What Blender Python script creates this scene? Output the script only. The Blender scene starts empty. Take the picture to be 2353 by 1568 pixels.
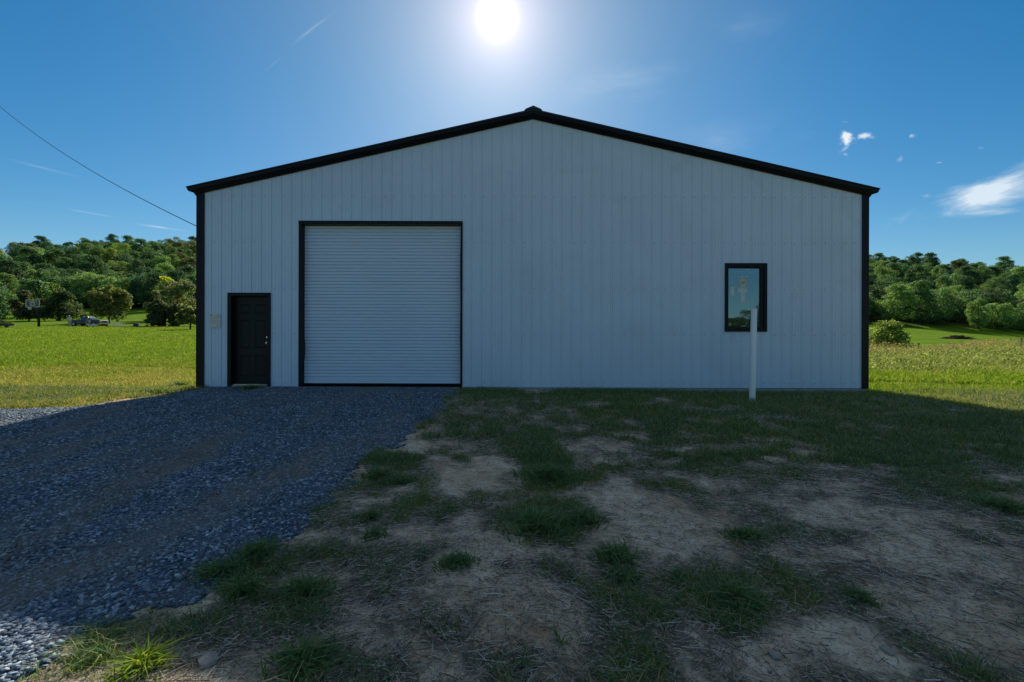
import bpy, bmesh, math, random
import numpy as np
from mathutils import Matrix, Vector
rad = math.radians
S = bpy.context.scene
COL = S.collection

# ------------------------------------------------------------------ camera, sky, sun, exposure
F = 1046.0 / 2353.0                      # focal length over picture width
CAMZ = 1.06
cd = bpy.data.cameras.new('camera'); cam = bpy.data.objects.new('camera', cd); COL.objects.link(cam)
cd.sensor_width = 36; cd.lens = 36 * F; cd.clip_start = .05; cd.clip_end = 4000
cam.matrix_world = Matrix.Translation((0, 0, CAMZ)) @ Matrix.Rotation(rad(90), 4, 'X') @ Matrix.Rotation(rad(.149), 4, 'Z')
S.camera = cam

SUN = Vector((-36 / 1046, 1, 744 / 1046)).normalized()      # towards the sun
elev = math.asin(SUN.z); azim = math.atan2(SUN.x, SUN.y)
sd = bpy.data.lights.new('sun', 'SUN'); sun = bpy.data.objects.new('sun', sd); COL.objects.link(sun)
sd.energy = 5.0; sd.angle = rad(.53); sd.color = (1, .93, .80)
sun.rotation_euler = SUN.to_track_quat('Z', 'Y').to_euler()
S.view_settings.view_transform = 'Standard'; S.view_settings.look = 'None'
S.view_settings.gamma = 1; S.view_settings.exposure = 0.4
S.cycles.use_denoising = True
S.cycles.max_bounces = 6; S.cycles.transparent_max_bounces = 12

class NT:
    """tiny node-tree writer"""
    def __init__(s, tree): s.t = tree
    def n(s, typ, **kw):
        nd = s.t.nodes.new(typ)
        ins = kw.pop('ins', {})
        for k, v in kw.items(): setattr(nd, k, v)
        for k, v in ins.items():
            if isinstance(v, bpy.types.NodeSocket): s.t.links.new(v, nd.inputs[k])
            else: nd.inputs[k].default_value = v
        return nd
    def m(s, op, a, b=0.0, c=None, clamp=False):
        nd = s.t.nodes.new('ShaderNodeMath'); nd.operation = op; nd.use_clamp = clamp
        for i, v in enumerate((a, b) if c is None else (a, b, c)):
            if isinstance(v, bpy.types.NodeSocket): s.t.links.new(v, nd.inputs[i])
            else: nd.inputs[i].default_value = v
        return nd.outputs[0]
    def mix(s, f, a, b, mode='MIX'):
        nd = s.t.nodes.new('ShaderNodeMix'); nd.data_type = 'RGBA'; nd.blend_type = mode
        for i, v in ((0, f), (6, a), (7, b)):
            if isinstance(v, bpy.types.NodeSocket): s.t.links.new(v, nd.inputs[i])
            else: nd.inputs[i].default_value = v if i == 0 else (tuple(v) + (1,))[:4]
        return nd.outputs[2]
    def ramp(s, f, stops):
        nd = s.t.nodes.new('ShaderNodeValToRGB'); s.t.links.new(f, nd.inputs[0])
        e = nd.color_ramp.elements
        while len(e) < len(stops): e.new(.5)
        for el, (p, c) in zip(e, stops):
            el.position = p; el.color = (c, c, c, 1) if isinstance(c, (int, float)) else tuple(c) + (1,)
        return nd.outputs[0]
    def noise(s, vec, scale, detail=4, rough=.55, dist=0.0):
        nd = s.n('ShaderNodeTexNoise', ins={'Scale': scale, 'Detail': detail, 'Roughness': rough, 'Distortion': dist})
        if vec is not None: s.t.links.new(vec, nd.inputs['Vector'])
        return nd.outputs[0]

W = bpy.data.worlds.new('World'); S.world = W; W.use_nodes = True
W.node_tree.nodes.clear(); w = NT(W.node_tree)
gen = w.n('ShaderNodeTexCoord').outputs['Generated']
sep = w.n('ShaderNodeSeparateXYZ', ins={0: gen})
sky = w.n('ShaderNodeTexSky', sky_type='NISHITA', sun_disc=False, sun_elevation=elev, sun_rotation=azim,
          altitude=300, air_density=1.0, dust_density=.6, ozone_density=3.0)
skyc = w.n('ShaderNodeHueSaturation', ins={'Saturation': 1.25, 'Value': 1.0, 'Hue': .497, 'Color': sky.outputs[0]}).outputs[0]
dot = w.n('ShaderNodeVectorMath', operation='DOT_PRODUCT', ins={0: gen, 1: tuple(SUN)}).outputs['Value']
ang = w.m('ARCCOSINE', w.m('MINIMUM', dot, .9999999))
def glow(wd, amp, p=2.0): return w.m('MULTIPLY', w.m('EXPONENT', w.m('MULTIPLY', w.m('POWER', w.m('DIVIDE', ang, wd), p), -1)), amp)
skyc = w.mix(1.0, skyc, w.mix(glow(.42, 1.0, 1.5), (.45, .93, 1.0), (.50, .62, .70)), 'MULTIPLY')
skyc = w.mix(1.0, skyc, w.mix(w.m('MULTIPLY', w.ramp(ang, [(.45, 0.0), (.95, 1.0)]), w.ramp(sep.outputs[2], [(.15, 0.0), (.5, 1.0)])), (1, 1, 1), (.42, .86, .94)), 'MULTIPLY')
skyc = w.mix(1.0, skyc, w.ramp(sep.outputs[2], [(0.0, (1.85, .95, .82)), (.22, (1.35, .97, .93)), (.46, (1.0, 1.0, 1.0))]), 'MULTIPLY')
ysafe = w.m('MAXIMUM', sep.outputs[1], .05)
gx = w.m('DIVIDE', sep.outputs[0], ysafe); gz = w.m('DIVIDE', sep.outputs[2], ysafe)
front = w.m('GREATER_THAN', sep.outputs[1], .06)
def cloud(px, py, rx, rz, rot, nscale, dens, hard=1.0, stretch=1.0, seed=0.0):
    """one cloud of the sky, by the bearing and height it stands at"""
    cx = (px - 1176) / 1046; cz = (784 - py) / 1046
    a = w.m('SUBTRACT', gx, cx); b = w.m('SUBTRACT', gz, cz)
    c_, s_ = math.cos(rad(rot)), math.sin(rad(rot))
    u = w.m('ADD', w.m('MULTIPLY', a, c_), w.m('MULTIPLY', b, s_))
    v = w.m('SUBTRACT', w.m('MULTIPLY', b, c_), w.m('MULTIPLY', a, s_))
    un = w.m('DIVIDE', u, rx); vn = w.m('DIVIDE', v, rz)
    d = w.m('SQRT', w.m('ADD', w.m('MULTIPLY', un, un), w.m('MULTIPLY', vn, vn)))
    vec = w.n('ShaderNodeCombineXYZ', ins={0: w.m('MULTIPLY', u, 1 / stretch), 1: v, 2: seed}).outputs[0]
    nz = w.noise(vec, nscale, 6, .62, .3)
    val = w.m('ADD', w.m('SUBTRACT', 1.0, d), w.m('MULTIPLY', w.m('SUBTRACT', nz, .5), 3.2))
    val = w.m('MULTIPLY', val, hard, clamp=True)
    return w.m('MULTIPLY', w.m('MULTIPLY', val, val), dens, clamp=True)
cl = [cloud(1943, 320, .022, .030, 0, 34, .95, 1.5, 1, 1), cloud(1990, 309, .024, .010, 5, 45, .8, 1.2, 1.5, 2),
      cloud(1940, 341, .022, .006, 40, 45, .45, 1, 1.5, 3),
      cloud(2262, 443, .19, .040, 19, 13, .80, 1.15, 4, 4), cloud(2265, 483, .11, .013, 4, 20, .6, 1.0, 4, 5),
      cloud(2330, 418, .15, .045, 25, 14, .6, 1.0, 4, 15),
      cloud(2093, 310, .010, .006, 10, 50, .4, 1, 1.5, 6), cloud(2157, 371, .014, .004, 0, 50, .35, 1, 2, 7),
      cloud(2067, 365, .011, .006, 30, 50, .35, 1, 2, 8), cloud(2250, 337, .013, .004, 0, 50, .25, 1, 2, 9),
      cloud(2128, 447, .014, .006, 0, 50, .3, 1, 2, 10),
      cloud(375, 526, .085, .0035, -8, 26, .45, 1, 6, 11), cloud(215, 494, .12, .003, -10, 26, .13, 1, 6, 12),
      cloud(725, 60, .09, .005, 38, 26, .13, 1, 6, 13), cloud(630, 145, .05, .003, 40, 26, .10, 1, 6, 16),
      cloud(1380, 200, .16, .05, 10, 9, .16, .8, 3, 17), cloud(1690, 60, .14, .05, 10, 9, .10, .8, 3, 18),
      cloud(1650, 320, .2, .07, 10, 8, .13, .8, 3, 19), cloud(100, 390, .14, .004, -14, 16, .12, .8, 6, 20)]
acc = cl[0]
for c in cl[1:]: acc = w.m('MAXIMUM', acc, c)
acc = w.m('MULTIPLY', acc, front)
aure = w.m('ADD', w.m('ADD', glow(.017, 60), glow(.045, 9, 1.0)), glow(.12, .7, 1.2))
SKY_STR = .078
skyc = w.mix(acc, skyc, (8.2, 9.0, 9.6))
# unseen high cloud added overhead, with clouds behind, to brighten and whiten the shade
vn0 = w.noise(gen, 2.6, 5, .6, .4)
fill_veil = w.m('MULTIPLY', w.ramp(sep.outputs[2], [(.70, 0.0), (.84, 1.0)]), w.ramp(vn0, [(.30, .35), (.62, 1.0)]))
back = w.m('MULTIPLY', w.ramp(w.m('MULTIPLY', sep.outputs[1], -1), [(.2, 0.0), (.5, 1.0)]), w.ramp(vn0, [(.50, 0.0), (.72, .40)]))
skyc = w.mix(w.m('MAXIMUM', w.m('MULTIPLY', fill_veil, .68), back), skyc, (5.0, 5.4, 5.7))
gcol = w.n('ShaderNodeVectorMath', operation='SCALE', ins={0: (1.15, .90, .84), 'Scale': aure}).outputs[0]
skyc = w.mix(1.0, skyc, gcol, 'ADD')
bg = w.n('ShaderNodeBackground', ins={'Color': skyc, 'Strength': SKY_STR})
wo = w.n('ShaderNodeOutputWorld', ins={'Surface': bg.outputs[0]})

# ------------------------------------------------------------------ helpers
rng = np.random.default_rng(7)
def tag(o, label=None, cat=None, group=None, kind=None):
    if label: o['label'] = label
    if cat: o['category'] = cat
    if group: o['group'] = group
    if kind: o['kind'] = kind
    return o
def empty(name, loc=(0, 0, 0), rz=0.0):
    o = bpy.data.objects.new(name, None); o.location = loc; o.rotation_euler = (0, 0, rz)
    o.empty_display_size = .2; COL.objects.link(o); return o
def npmesh(name, V, Fc, mats, parent=None, midx=None, attrs=None, smooth=False):
    V = np.asarray(V, np.float32); Fc = np.asarray(Fc, np.int32); k = Fc.shape[1]
    me = bpy.data.meshes.new(name)
    me.vertices.add(len(V)); me.vertices.foreach_set('co', V.ravel())
    me.loops.add(Fc.size); me.loops.foreach_set('vertex_index', Fc.ravel())
    me.polygons.add(len(Fc)); me.polygons.foreach_set('loop_start', np.arange(0, Fc.size, k, dtype=np.int32))
    me.polygons.foreach_set('loop_total', np.full(len(Fc), k, np.int32))
    if smooth: me.polygons.foreach_set('use_smooth', np.ones(len(Fc), bool))
    for m in (mats if isinstance(mats, (list, tuple)) else [mats]): me.materials.append(m)
    if midx is not None: me.polygons.foreach_set('material_index', np.asarray(midx, np.int32))
    for kk, a in (attrs or {}).items():
        at = me.attributes.new(kk, 'FLOAT', 'POINT'); at.data.foreach_set('value', np.asarray(a, np.float32))
    me.update(calc_edges=True); me.validate()
    o = bpy.data.objects.new(name, me); COL.objects.link(o)
    if parent: o.parent = parent
    return o
class MB:
    """collects simple shapes, then links them as ONE mesh object"""
    def __init__(s): s.v = []; s.f = []; s.mi = []; s.cur = 0
    def add(s, vs, fs):
        b = len(s.v); s.v += [tuple(v) for v in vs]
        for f in fs: s.f.append([b + i for i in f]); s.mi.append(s.cur)
        return s
    def box(s, x0, x1, y0, y1, z0, z1, M=None):
        vs = [Vector((x, y, z)) for z in (z0, z1) for y in (y0, y1) for x in (x0, x1)]
        if M is not None: vs = [M @ v for v in vs]
        return s.add(vs, [(0, 2, 3, 1), (4, 5, 7, 6), (0, 1, 5, 4), (2, 6, 7, 3), (0, 4, 6, 2), (1, 3, 7, 5)])
    def tube(s, pts, r, n=8, cap=True):
        pts = [Vector(p) for p in pts]; rs = r if isinstance(r, (list, tuple)) else [r] * len(pts)
        rings = []; b = len(s.v)
        for i, p in enumerate(pts):
            d = (pts[min(i + 1, len(pts) - 1)] - pts[max(i - 1, 0)]).normalized()
            a = d.orthogonal().normalized() if i == 0 else (a - d * a.dot(d)).normalized()
            c = d.cross(a)
            rings.append([p + (a * math.cos(2 * math.pi * j / n) + c * math.sin(2 * math.pi * j / n)) * rs[i] for j in range(n)])
        fs = []
        for i in range(len(pts) - 1):
            for j in range(n): fs.append((i * n + j, i * n + (j + 1) % n, (i + 1) * n + (j + 1) % n, (i + 1) * n + j))
        if cap: fs.append(tuple(range(n - 1, -1, -1))); fs.append(tuple((len(pts) - 1) * n + j for j in range(n)))
        return s.add([v for r_ in rings for v in r_], fs)
    def prism(s, poly, axis, a, b):
        """poly in the two other axes, extruded along axis from a to b"""
        def mk(p, t): q = list(p); q.insert(axis, t); return q
        n = len(poly); vs = [mk(p, a) for p in poly] + [mk(p, b) for p in poly]
        return s.add(vs, [tuple(range(n))[::-1], tuple(range(n, 2 * n))] + [(i, (i + 1) % n, n + (i + 1) % n, n + i) for i in range(n)])
    def build(s, name, mats, parent=None, smooth=False, bevel=0.0, loc=None):
        me = bpy.data.meshes.new(name); me.from_pydata(s.v, [], s.f)
        for m in (mats if isinstance(mats, (list, tuple)) else [mats]): me.materials.append(m)
        me.polygons.foreach_set('material_index', s.mi)
        bm = bmesh.new(); bm.from_mesh(me); bmesh.ops.recalc_face_normals(bm, faces=bm.faces)
        if bevel: bmesh.ops.bevel(bm, geom=bm.edges[:], offset=bevel, segments=2, affect='EDGES', profile=.5)
        bm.to_mesh(me); bm.free()
        if smooth: me.polygons.foreach_set('use_smooth', [True] * len(me.polygons))
        me.update()
        o = bpy.data.objects.new(name, me); COL.objects.link(o)
        if parent: o.parent = parent
        if loc is not None: o.location = loc
        return o
def dup(o, loc, rz, scl=1.0, color=None):
    c = o.copy(); COL.objects.link(c); c.location = loc; c.rotation_euler = (0, 0, rz); c.scale = scl if isinstance(scl, tuple) else (scl,) * 3
    for ch in o.children:
        d = ch.copy(); COL.objects.link(d); d.parent = c
        if color: d.color = color
    return c

_tab = np.random.default_rng(3).random((256, 256))
def vn(x, y):
    x = np.asarray(x, float); y = np.asarray(y, float)
    xi = np.floor(x).astype(int); yi = np.floor(y).astype(int); fx = x - xi; fy = y - yi
    fx = fx * fx * (3 - 2 * fx); fy = fy * fy * (3 - 2 * fy)
    g = lambda i, j: _tab[i & 255, j & 255]
    return (g(xi, yi) * (1 - fx) + g(xi + 1, yi) * fx) * (1 - fy) + (g(xi, yi + 1) * (1 - fx) + g(xi + 1, yi + 1) * fx) * fy
def fbm(x, y, sc, o=4, seed=0):
    t = 0; a = .5; f = sc; n = 0
    for i in range(o): t = t + a * vn(np.asarray(x) * f + 17.3 * i + seed * 5.7, np.asarray(y) * f + 9.1 * i + seed * 3.3); n += a; a *= .5; f *= 2.03
    return t / n
def sst(a, b, x): t = np.clip((np.asarray(x, float) - a) / (b - a), 0, 1); return t * t * (3 - 2 * t)

# ------------------------------------------------------------------ the lie of the land
YW, XL, XR, XM = 10.4, -7.17, 8.10, .50
Z_EAVE, SLOPE, LEN = 4.40, .2265, 18.3
def terr(x, y):
    x = np.asarray(x, float); y = np.asarray(y, float)
    yp = np.maximum(y, 1.0); u = x / yp
    ZL = np.interp(y, [-900, -5, 2, 10.4, 73, 88, 110, 130, 160, 200, 330, 440, 900], [-.3, -.28, -.26, -.02, 3.20, 4.3, 6.0, 8.0, 12.0, 21.5, 62, 66, 60])
    ZR = np.interp(y, [-900, -5, 2, 10.4, 20, 32, 45, 90, 150, 200, 330, 440, 900], [-.3, -.28, -.26, -.07, -.12, .0, .33, 2.0, 6.6, 16, 53, 58, 52])
    uu = np.clip(u, .6, 1.5)
    ZR = ZR - (uu - .78) * 9.5 * sst(70, 150, y) - (uu - .78) * 14 * sst(150, 320, y)
    ul = np.clip(-u, .5, 1.6)
    ZL = ZL - (np.clip(ul - .95, 0, .4)) * 30 * sst(200, 330, y) + np.clip(ul - .98, 0, .4) * 12 * sst(95, 140, y)
    wgt = sst(-.45, .5, u)
    z = ZL * (1 - wgt) + ZR * wgt
    bx = np.clip(np.maximum(XL - 1.2 - x, x - XR - 1.2) / 4.0, 0, 1)
    by = np.clip(np.maximum(YW - 0.0 - y, y - YW - LEN - 1.0) / 9.0, 0, 1)
    flat = 1 - np.maximum(bx, by); flat = np.where(y > YW, flat, 0)
    z = z * (1 - flat) + (-.05) * flat
    near = sst(.0, 1.2, np.maximum(np.abs(x - XM) - 7.5, np.maximum(YW - y - .2, y - YW - LEN)))     # calm next to the walls
    z = z + near * ((fbm(x, y, .45, 3, 1) - .5) * .16 + (fbm(x, y, 2.2, 3, 2) - .5) * .05) * sst(60, 10, np.abs(y))
    z = z - .035 * sst(3.0, 5.0, x) * sst(9.2, 10.0, y) * sst(13, 11, y) * sst(9.5, 8.3, x)
    grav = sst(.1, .9, xr_grav(y) - x) * sst(12, 9, y)
    z = z - .05 * grav * sst(0, 6, 10.4 - y)
    z = z + (fbm(x, y, .02, 3, 4) - .5) * 5 * sst(90, 220, y) + (fbm(x, y, .05, 2, 5) - .5) * .35 * sst(25, 80, y)
    return z
def xr_grav(y): return np.interp(y, [-6, 0, 1.8, 2.2, 3, 5, 7, 10.4, 11], [-2.6, -2.1, -1.88, -1.80, -1.62, -1.45, -1.27, -1.12, -1.1])
def xl_grav(y): return np.interp(y, [5.5, 6.5, 7.3, 7.7, 8.2, 10.3, 10.45], [-30, -14, -9.3, -7.6, -6.95, -6.7, -6.6])
def gravin(x, y):
    """> 0 inside the gravel"""
    d = np.minimum(xr_grav(y) - x, (x - xl_grav(y)) * .8)
    return d + (fbm(x, y, 1.3, 4, 6) - .5) * .6 + (fbm(x, y, 6, 3, 7) - .5) * .28
def T(x, y): return float(terr(x, y))
def at(px, depth): return (px - 1176) / 1046 * depth
def ground_at(px, py):
    d = 6.0; k = 784 - py
    for _ in range(60):
        x = at(px, d); d = .5 * d + .5 * max(.5, (CAMZ - T(x, d)) * 1046 / max(-k, 1))
    return at(px, d), d

# bare and grassy patches of the shaded yard, measured off the ground
PATCH = [(1260, 1090, 1.0, 75, 130), (1300, 1210, .9, 110, 50), (900, 1095, .8, 60, 40), (820, 1180, .5, 60, 30), (1045, 1300, .6, 50, 25),
         (1410, 1290, .7, 60, 60), (1450, 1340, .5, 60, 25), (1720, 1240, .8, 55, 50), (1690, 1400, .9, 100, 45), (1970, 1370, .6, 50, 25),
         (700, 1390, .8, 110, 35), (540, 1330, .8, 40, 50), (640, 1270, .8, 70, 35), (880, 1340, .5, 80, 25), (430, 1490, .6, 90, 30), (700, 1540, .6, 120, 30),
         (2280, 1130, .9, 110, 90), (2100, 1050, .9, 220, 60), (2330, 1250, .6, 60, 60), (2150, 1410, .5, 120, 35), (1650, 1050, .6, 120, 40),
         (1550, 1010, .6, 200, 50), (1150, 960, .6, 120, 60), (560, 1480, .5, 70, 30), (1560, 1540, .5, 90, 25), (2250, 1500, .5, 90, 40),
         (1050, 1150, .25, 120, 40), (1880, 1260, .3, 160, 60), (480, 1395, .7, 80, 22), (1000, 1060, .4, 60, 35)]
BARE = [(1150, 1430, 190, 90), (1080, 1540, 200, 60), (1560, 1170, 130, 60), (1740, 1100, 90, 30), (980, 1210, 110, 50), (1480, 1210, 80, 90),
        (2120, 1250, 180, 50), (2230, 1390, 120, 60), (1930, 1110, 120, 25), (620, 1440, 160, 45), (1980, 1490, 200, 50), (860, 1450, 120, 50), (960, 1020, 70, 20), (1240, 910, 60, 10), (2060, 1180, 120, 30)]
def _pt(px, py, rx, ry):
    h = 1.22; d = h * 1046 / (py - 784); d2 = h * 1046 / (py - ry - 784); d1 = h * 1046 / (py + ry - 784)
    return at(px, d), (d1 + d2) / 2, rx / 1046 * d, (d2 - d1) / 2
PATCHG = [_pt(a, b, c, d) + (s,) for a, b, s, c, d in PATCH]; BAREG = [_pt(*b) for b in BARE]
def grassy(x, y):
    """0 bare dirt .. 1 closed turf"""
    x = np.asarray(x, float); y = np.asarray(y, float)
    g = np.full(np.broadcast(x, y).shape, .0)
    for cx, cy, rx, ry, s in PATCHG: g = np.maximum(g, 1.35 * s * np.exp(-(((x - cx) / rx) ** 2 + ((y - cy) / ry) ** 2) * .9))
    base = .50 + .20 * sst(3.6, 6.5, y) + .25 * sst(1, 6, x) * sst(3.5, 6.0, y) + .25 * sst(8.8, 10.0, y)
    g = np.maximum(g, base)
    for cx, cy, rx, ry in BAREG: g = g * (1 - .80 * np.exp(-(((x - cx) / rx) ** 2 + ((y - cy) / ry) ** 2) * 1.6))
    g = g + (fbm(x, y, 1.1, 3, 11) - .5) * .9 + (fbm(x, y, 4.0, 5, 13) - .5) * 1.75
    lit = np.maximum(sst(-6.5, -8.5, x - (10.4 - y) * -.2) * sst(5, 8, y), np.maximum(sst(8, 9.5, x) * sst(4, 7, y), sst(11, 14, y)))
    far = np.maximum(lit, np.maximum(sst(12, 16, np.abs(x)), sst(-8, -14, y)))
    g = np.maximum(g, far * (.82 + .5 * fbm(x, y, .6, 3, 12) + .4 * sst(25, 60, y)))
    return np.clip(g, 0, 1)
def dryness(x, y):
    x = np.asarray(x, float); y = np.asarray(y, float)
    dl = sst(17.5, 11.5, y + (fbm(x, y, .3, 3, 21) - .5) * 6) * .75
    dr = sst(11.5, 7.0, y + (x - 8) * -.22 + (fbm(x, y, .4, 3, 22) - .5) * 3) * .9
    d = np.where(x < 0, dl, dr) + (fbm(x, y, .5, 4, 23) - .5) * .7
    return np.clip(d, 0, 1)

# ------------------------------------------------------------------ materials
def newmat(name):
    m = bpy.data.materials.new(name); m.use_nodes = True; m.node_tree.nodes.clear(); return m, NT(m.node_tree)
def out(t, sh, disp=None):
    o = t.n('ShaderNodeOutputMaterial', ins={'Surface': sh})
def plain(name, c, rough=.5, metal=0.0, var=.12, scale=6, spec=.5, bump=0.0, bscale=60, coat=0.0, dirt=None):
    m, t = newmat(name); ob = t.n('ShaderNodeTexCoord').outputs['Object']
    nz = t.noise(ob, scale, 5)
    c1 = [max(0, v * (1 - var)) for v in c]; c2 = [min(1, v * (1 + var)) for v in c]
    col = t.mix(t.ramp(nz, [(.3, 0.0), (.7, 1.0)]), c1, c2)
    if dirt:
        n2 = t.noise(ob, scale * 2.7, 6, .7); col = t.mix(t.ramp(n2, [(.55, 0.0), (.75, dirt[1])]), col, dirt[0])
    p = t.n('ShaderNodeBsdfPrincipled', ins={'Base Color': col, 'Roughness': rough, 'Metallic': metal, 'Specular IOR Level': spec, 'Coat Weight': coat})
    if bump:
        b = t.n('ShaderNodeBump', ins={'Strength': bump, 'Distance': .01, 'Height': t.noise(ob, bscale, 4)}); t.t.links.new(b.outputs[0], p.inputs['Normal'])
    out(t, p.outputs[0]); return m
def leafmat(name, stops, dry=None, trans=.45, useobj=False, rough=.6, spec=.3, attr=None):
    m, t = newmat(name)
    r = t.n('ShaderNodeNewGeometry').outputs['Random Per Island']
    col = t.ramp(r, stops)
    if attr:
        a = t.n('ShaderNodeAttribute', attribute_name=attr).outputs['Fac']
        col = t.mix(a, col, t.ramp(r, dry))
    if useobj:
        oc = t.n('ShaderNodeObjectInfo').outputs['Color']; col = t.mix(1.0, col, oc, 'MULTIPLY')
    p = t.n('ShaderNodeBsdfPrincipled', ins={'Base Color': col, 'Roughness': rough, 'Specular IOR Level': spec})
    col2 = t.mix(1.0, col, (1.5, 1.35, .7), 'MULTIPLY')
    tr = t.n('ShaderNodeBsdfTranslucent', ins={'Color': col2})
    mx = t.n('ShaderNodeMixShader', ins={0: trans, 1: p.outputs[0], 2: tr.outputs[0]})
    out(t, mx.outputs[0]); return m

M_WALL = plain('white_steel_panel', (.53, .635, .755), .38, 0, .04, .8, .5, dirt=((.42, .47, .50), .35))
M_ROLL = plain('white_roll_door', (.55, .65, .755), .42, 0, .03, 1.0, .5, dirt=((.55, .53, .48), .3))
M_TRIM = plain('black_steel_trim', (.006, .007, .010), .42, 0, .2, 3, .18)
M_ROOF = plain('black_roof_steel', (.02, .021, .024), .3, 0, .2, 3, .5)
M_DOOR = plain('black_door_paint', (.010, .012, .012), .45, 0, .15, 4, .22)
M_NICKEL = plain('satin_nickel', (.62, .6, .56), .25, 1, .05)
M_ALU = plain('aluminium', (.6, .6, .6), .3, 1, .08)
M_CONC = plain('concrete', (.30, .29, .27), .85, 0, .2, 9, .3, .5, 40)
M_SCREW = plain('screw_head', (.10, .10, .11), .5, .3)
M_PVC = plain('white_pvc', (.72, .72, .70), .3, 0, .03, 3, .5, dirt=((.5, .42, .33), .25))
M_PAPER = plain('weathered_paper', (.62, .60, .54), .8, 0, .1, 15)
M_INK = plain('faded_ink', (.30, .31, .32), .8)
M_DARKIN = plain('dark_interior', (.03, .03, .03), .9)
M_STICK = plain('pale_sticker', (.55, .62, .60), .6, 0, .06, 12)
M_STICKY = plain('cream_sticker', (.50, .52, .40), .6, 0, .05, 12)
M_STINK = plain('sticker_ink', (.12, .13, .10), .7)

def m_ground():
    m, t = newmat('ground_soil_and_turf')
    pos = t.n('ShaderNodeNewGeometry').outputs['Position']
    g = t.n('ShaderNodeAttribute', attribute_name='grass').outputs['Fac']
    dr = t.n('ShaderNodeAttribute', attribute_name='dry').outputs['Fac']
    wd = t.n('ShaderNodeAttribute', attribute_name='wood').outputs['Fac']
    n1 = t.noise(pos, .9, 6, .6); n2 = t.noise(pos, 9, 6, .65); n3 = t.noise(pos, 60, 5, .7)
    dirt = t.ramp(n2, [(.3, (.40, .29, .19)), (.5, (.64, .51, .35)), (.72, (.80, .69, .52))])
    dirt = t.mix(t.ramp(n1, [(.48, 0.0), (.64, .7)]), dirt, (.46, .27, .14))
    dirt = t.mix(t.ramp(n3, [(.54, 0.0), (.62, .8)]), dirt, (.12, .09, .06))
    dirt = t.mix(t.ramp(t.noise(pos, 33, 3, .6), [(.62, 0.0), (.72, .6)]), dirt, (.62, .55, .44))
    vs = t.n('ShaderNodeVectorMath', operation='MULTIPLY', ins={0: pos, 1: (1, .35, 1)}).outputs[0]
    n4 = t.noise(vs, 2.4, 6, .7); n5 = t.noise(pos, 30, 4, .7); n6 = t.noise(vs, .17, 4, .6)
    lush = t.ramp(n4, [(.3, (.055, .14, .004)), (.5, (.11, .22, .006)), (.7, (.19, .31, .012))])
    lush = t.mix(t.ramp(n6, [(.4, 0.0), (.65, .5)]), lush, (.18, .26, .012))
    dryc = t.ramp(n4, [(.3, (.15, .17, .03)), (.5, (.27, .25, .06)), (.7, (.42, .32, .13))])
    turf = t.mix(dr, lush, dryc)
    turf = t.mix(t.ramp(t.noise(vs, .55, 5, .65), [(.46, 0.0), (.66, .55)]), turf, (.07, .12, .012))
    turf = t.mix(t.ramp(n5, [(.35, .55), (.6, 0.0)]), turf, (.02, .03, .006))
    gg = t.m('ADD', g, t.m('MULTIPLY', t.m('SUBTRACT', t.noise(pos, 12, 5, .7), .5), .9))
    # under thin grass: trodden thatch
    thatch = t.mix(t.ramp(n5, [(.4, 0.0), (.6, 1.0)]), (.13, .11, .075), (.40, .335, .235))
    c = t.mix(t.ramp(gg, [(.24, 0.0), (.50, 1.0)]), dirt, thatch)
    c = t.mix(t.ramp(gg, [(.62, 0.0), (.85, 1.0)]), c, turf)
    c = t.mix(wd, c, (.02, .025, .01))
    hgt = t.m('ADD', t.m('MULTIPLY', n3, .5), t.m('ADD', n2, t.m('MULTIPLY', n5, .6)))
    b = t.n('ShaderNodeBump', ins={'Strength': .8, 'Distance': .025, 'Height': hgt})
    p = t.n('ShaderNodeBsdfPrincipled', ins={'Base Color': c, 'Roughness': 1.0, 'Specular IOR Level': .02, 'Normal': b.outputs[0]})
    out(t, p.outputs[0]); return m
def m_gravel():
    m, t = newmat('crushed_limestone')
    pos = t.n('ShaderNodeNewGeometry').outputs['Position']
    v = t.n('ShaderNodeTexVoronoi', ins={'Scale': 62.0, 'Vector': pos, 'Randomness': 1.0})
    sp = t.n('ShaderNodeSeparateColor', ins={0: v.outputs['Color']})
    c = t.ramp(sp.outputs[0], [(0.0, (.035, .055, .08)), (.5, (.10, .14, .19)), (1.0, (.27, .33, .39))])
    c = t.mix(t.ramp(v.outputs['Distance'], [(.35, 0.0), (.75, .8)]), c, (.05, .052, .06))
    n = t.noise(t.n('ShaderNodeVectorMath', operation='MULTIPLY', ins={0: pos, 1: (1.25, .30, 1)}).outputs[0], 1.1, 5, .6)
    c = t.mix(t.ramp(n, [(.50, 0.0), (.66, .75)]), c, (.22, .19, .135))
    hgt = t.m('SUBTRACT', 1.0, v.outputs['Distance'])
    b = t.n('ShaderNodeBump', ins={'Strength': 1.0, 'Distance': .02, 'Height': hgt})
    p = t.n('ShaderNodeBsdfPrincipled', ins={'Base Color': c, 'Roughness': .85, 'Specular IOR Level': .25, 'Normal': b.outputs[0]})
    out(t, p.outputs[0]); return m
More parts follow.
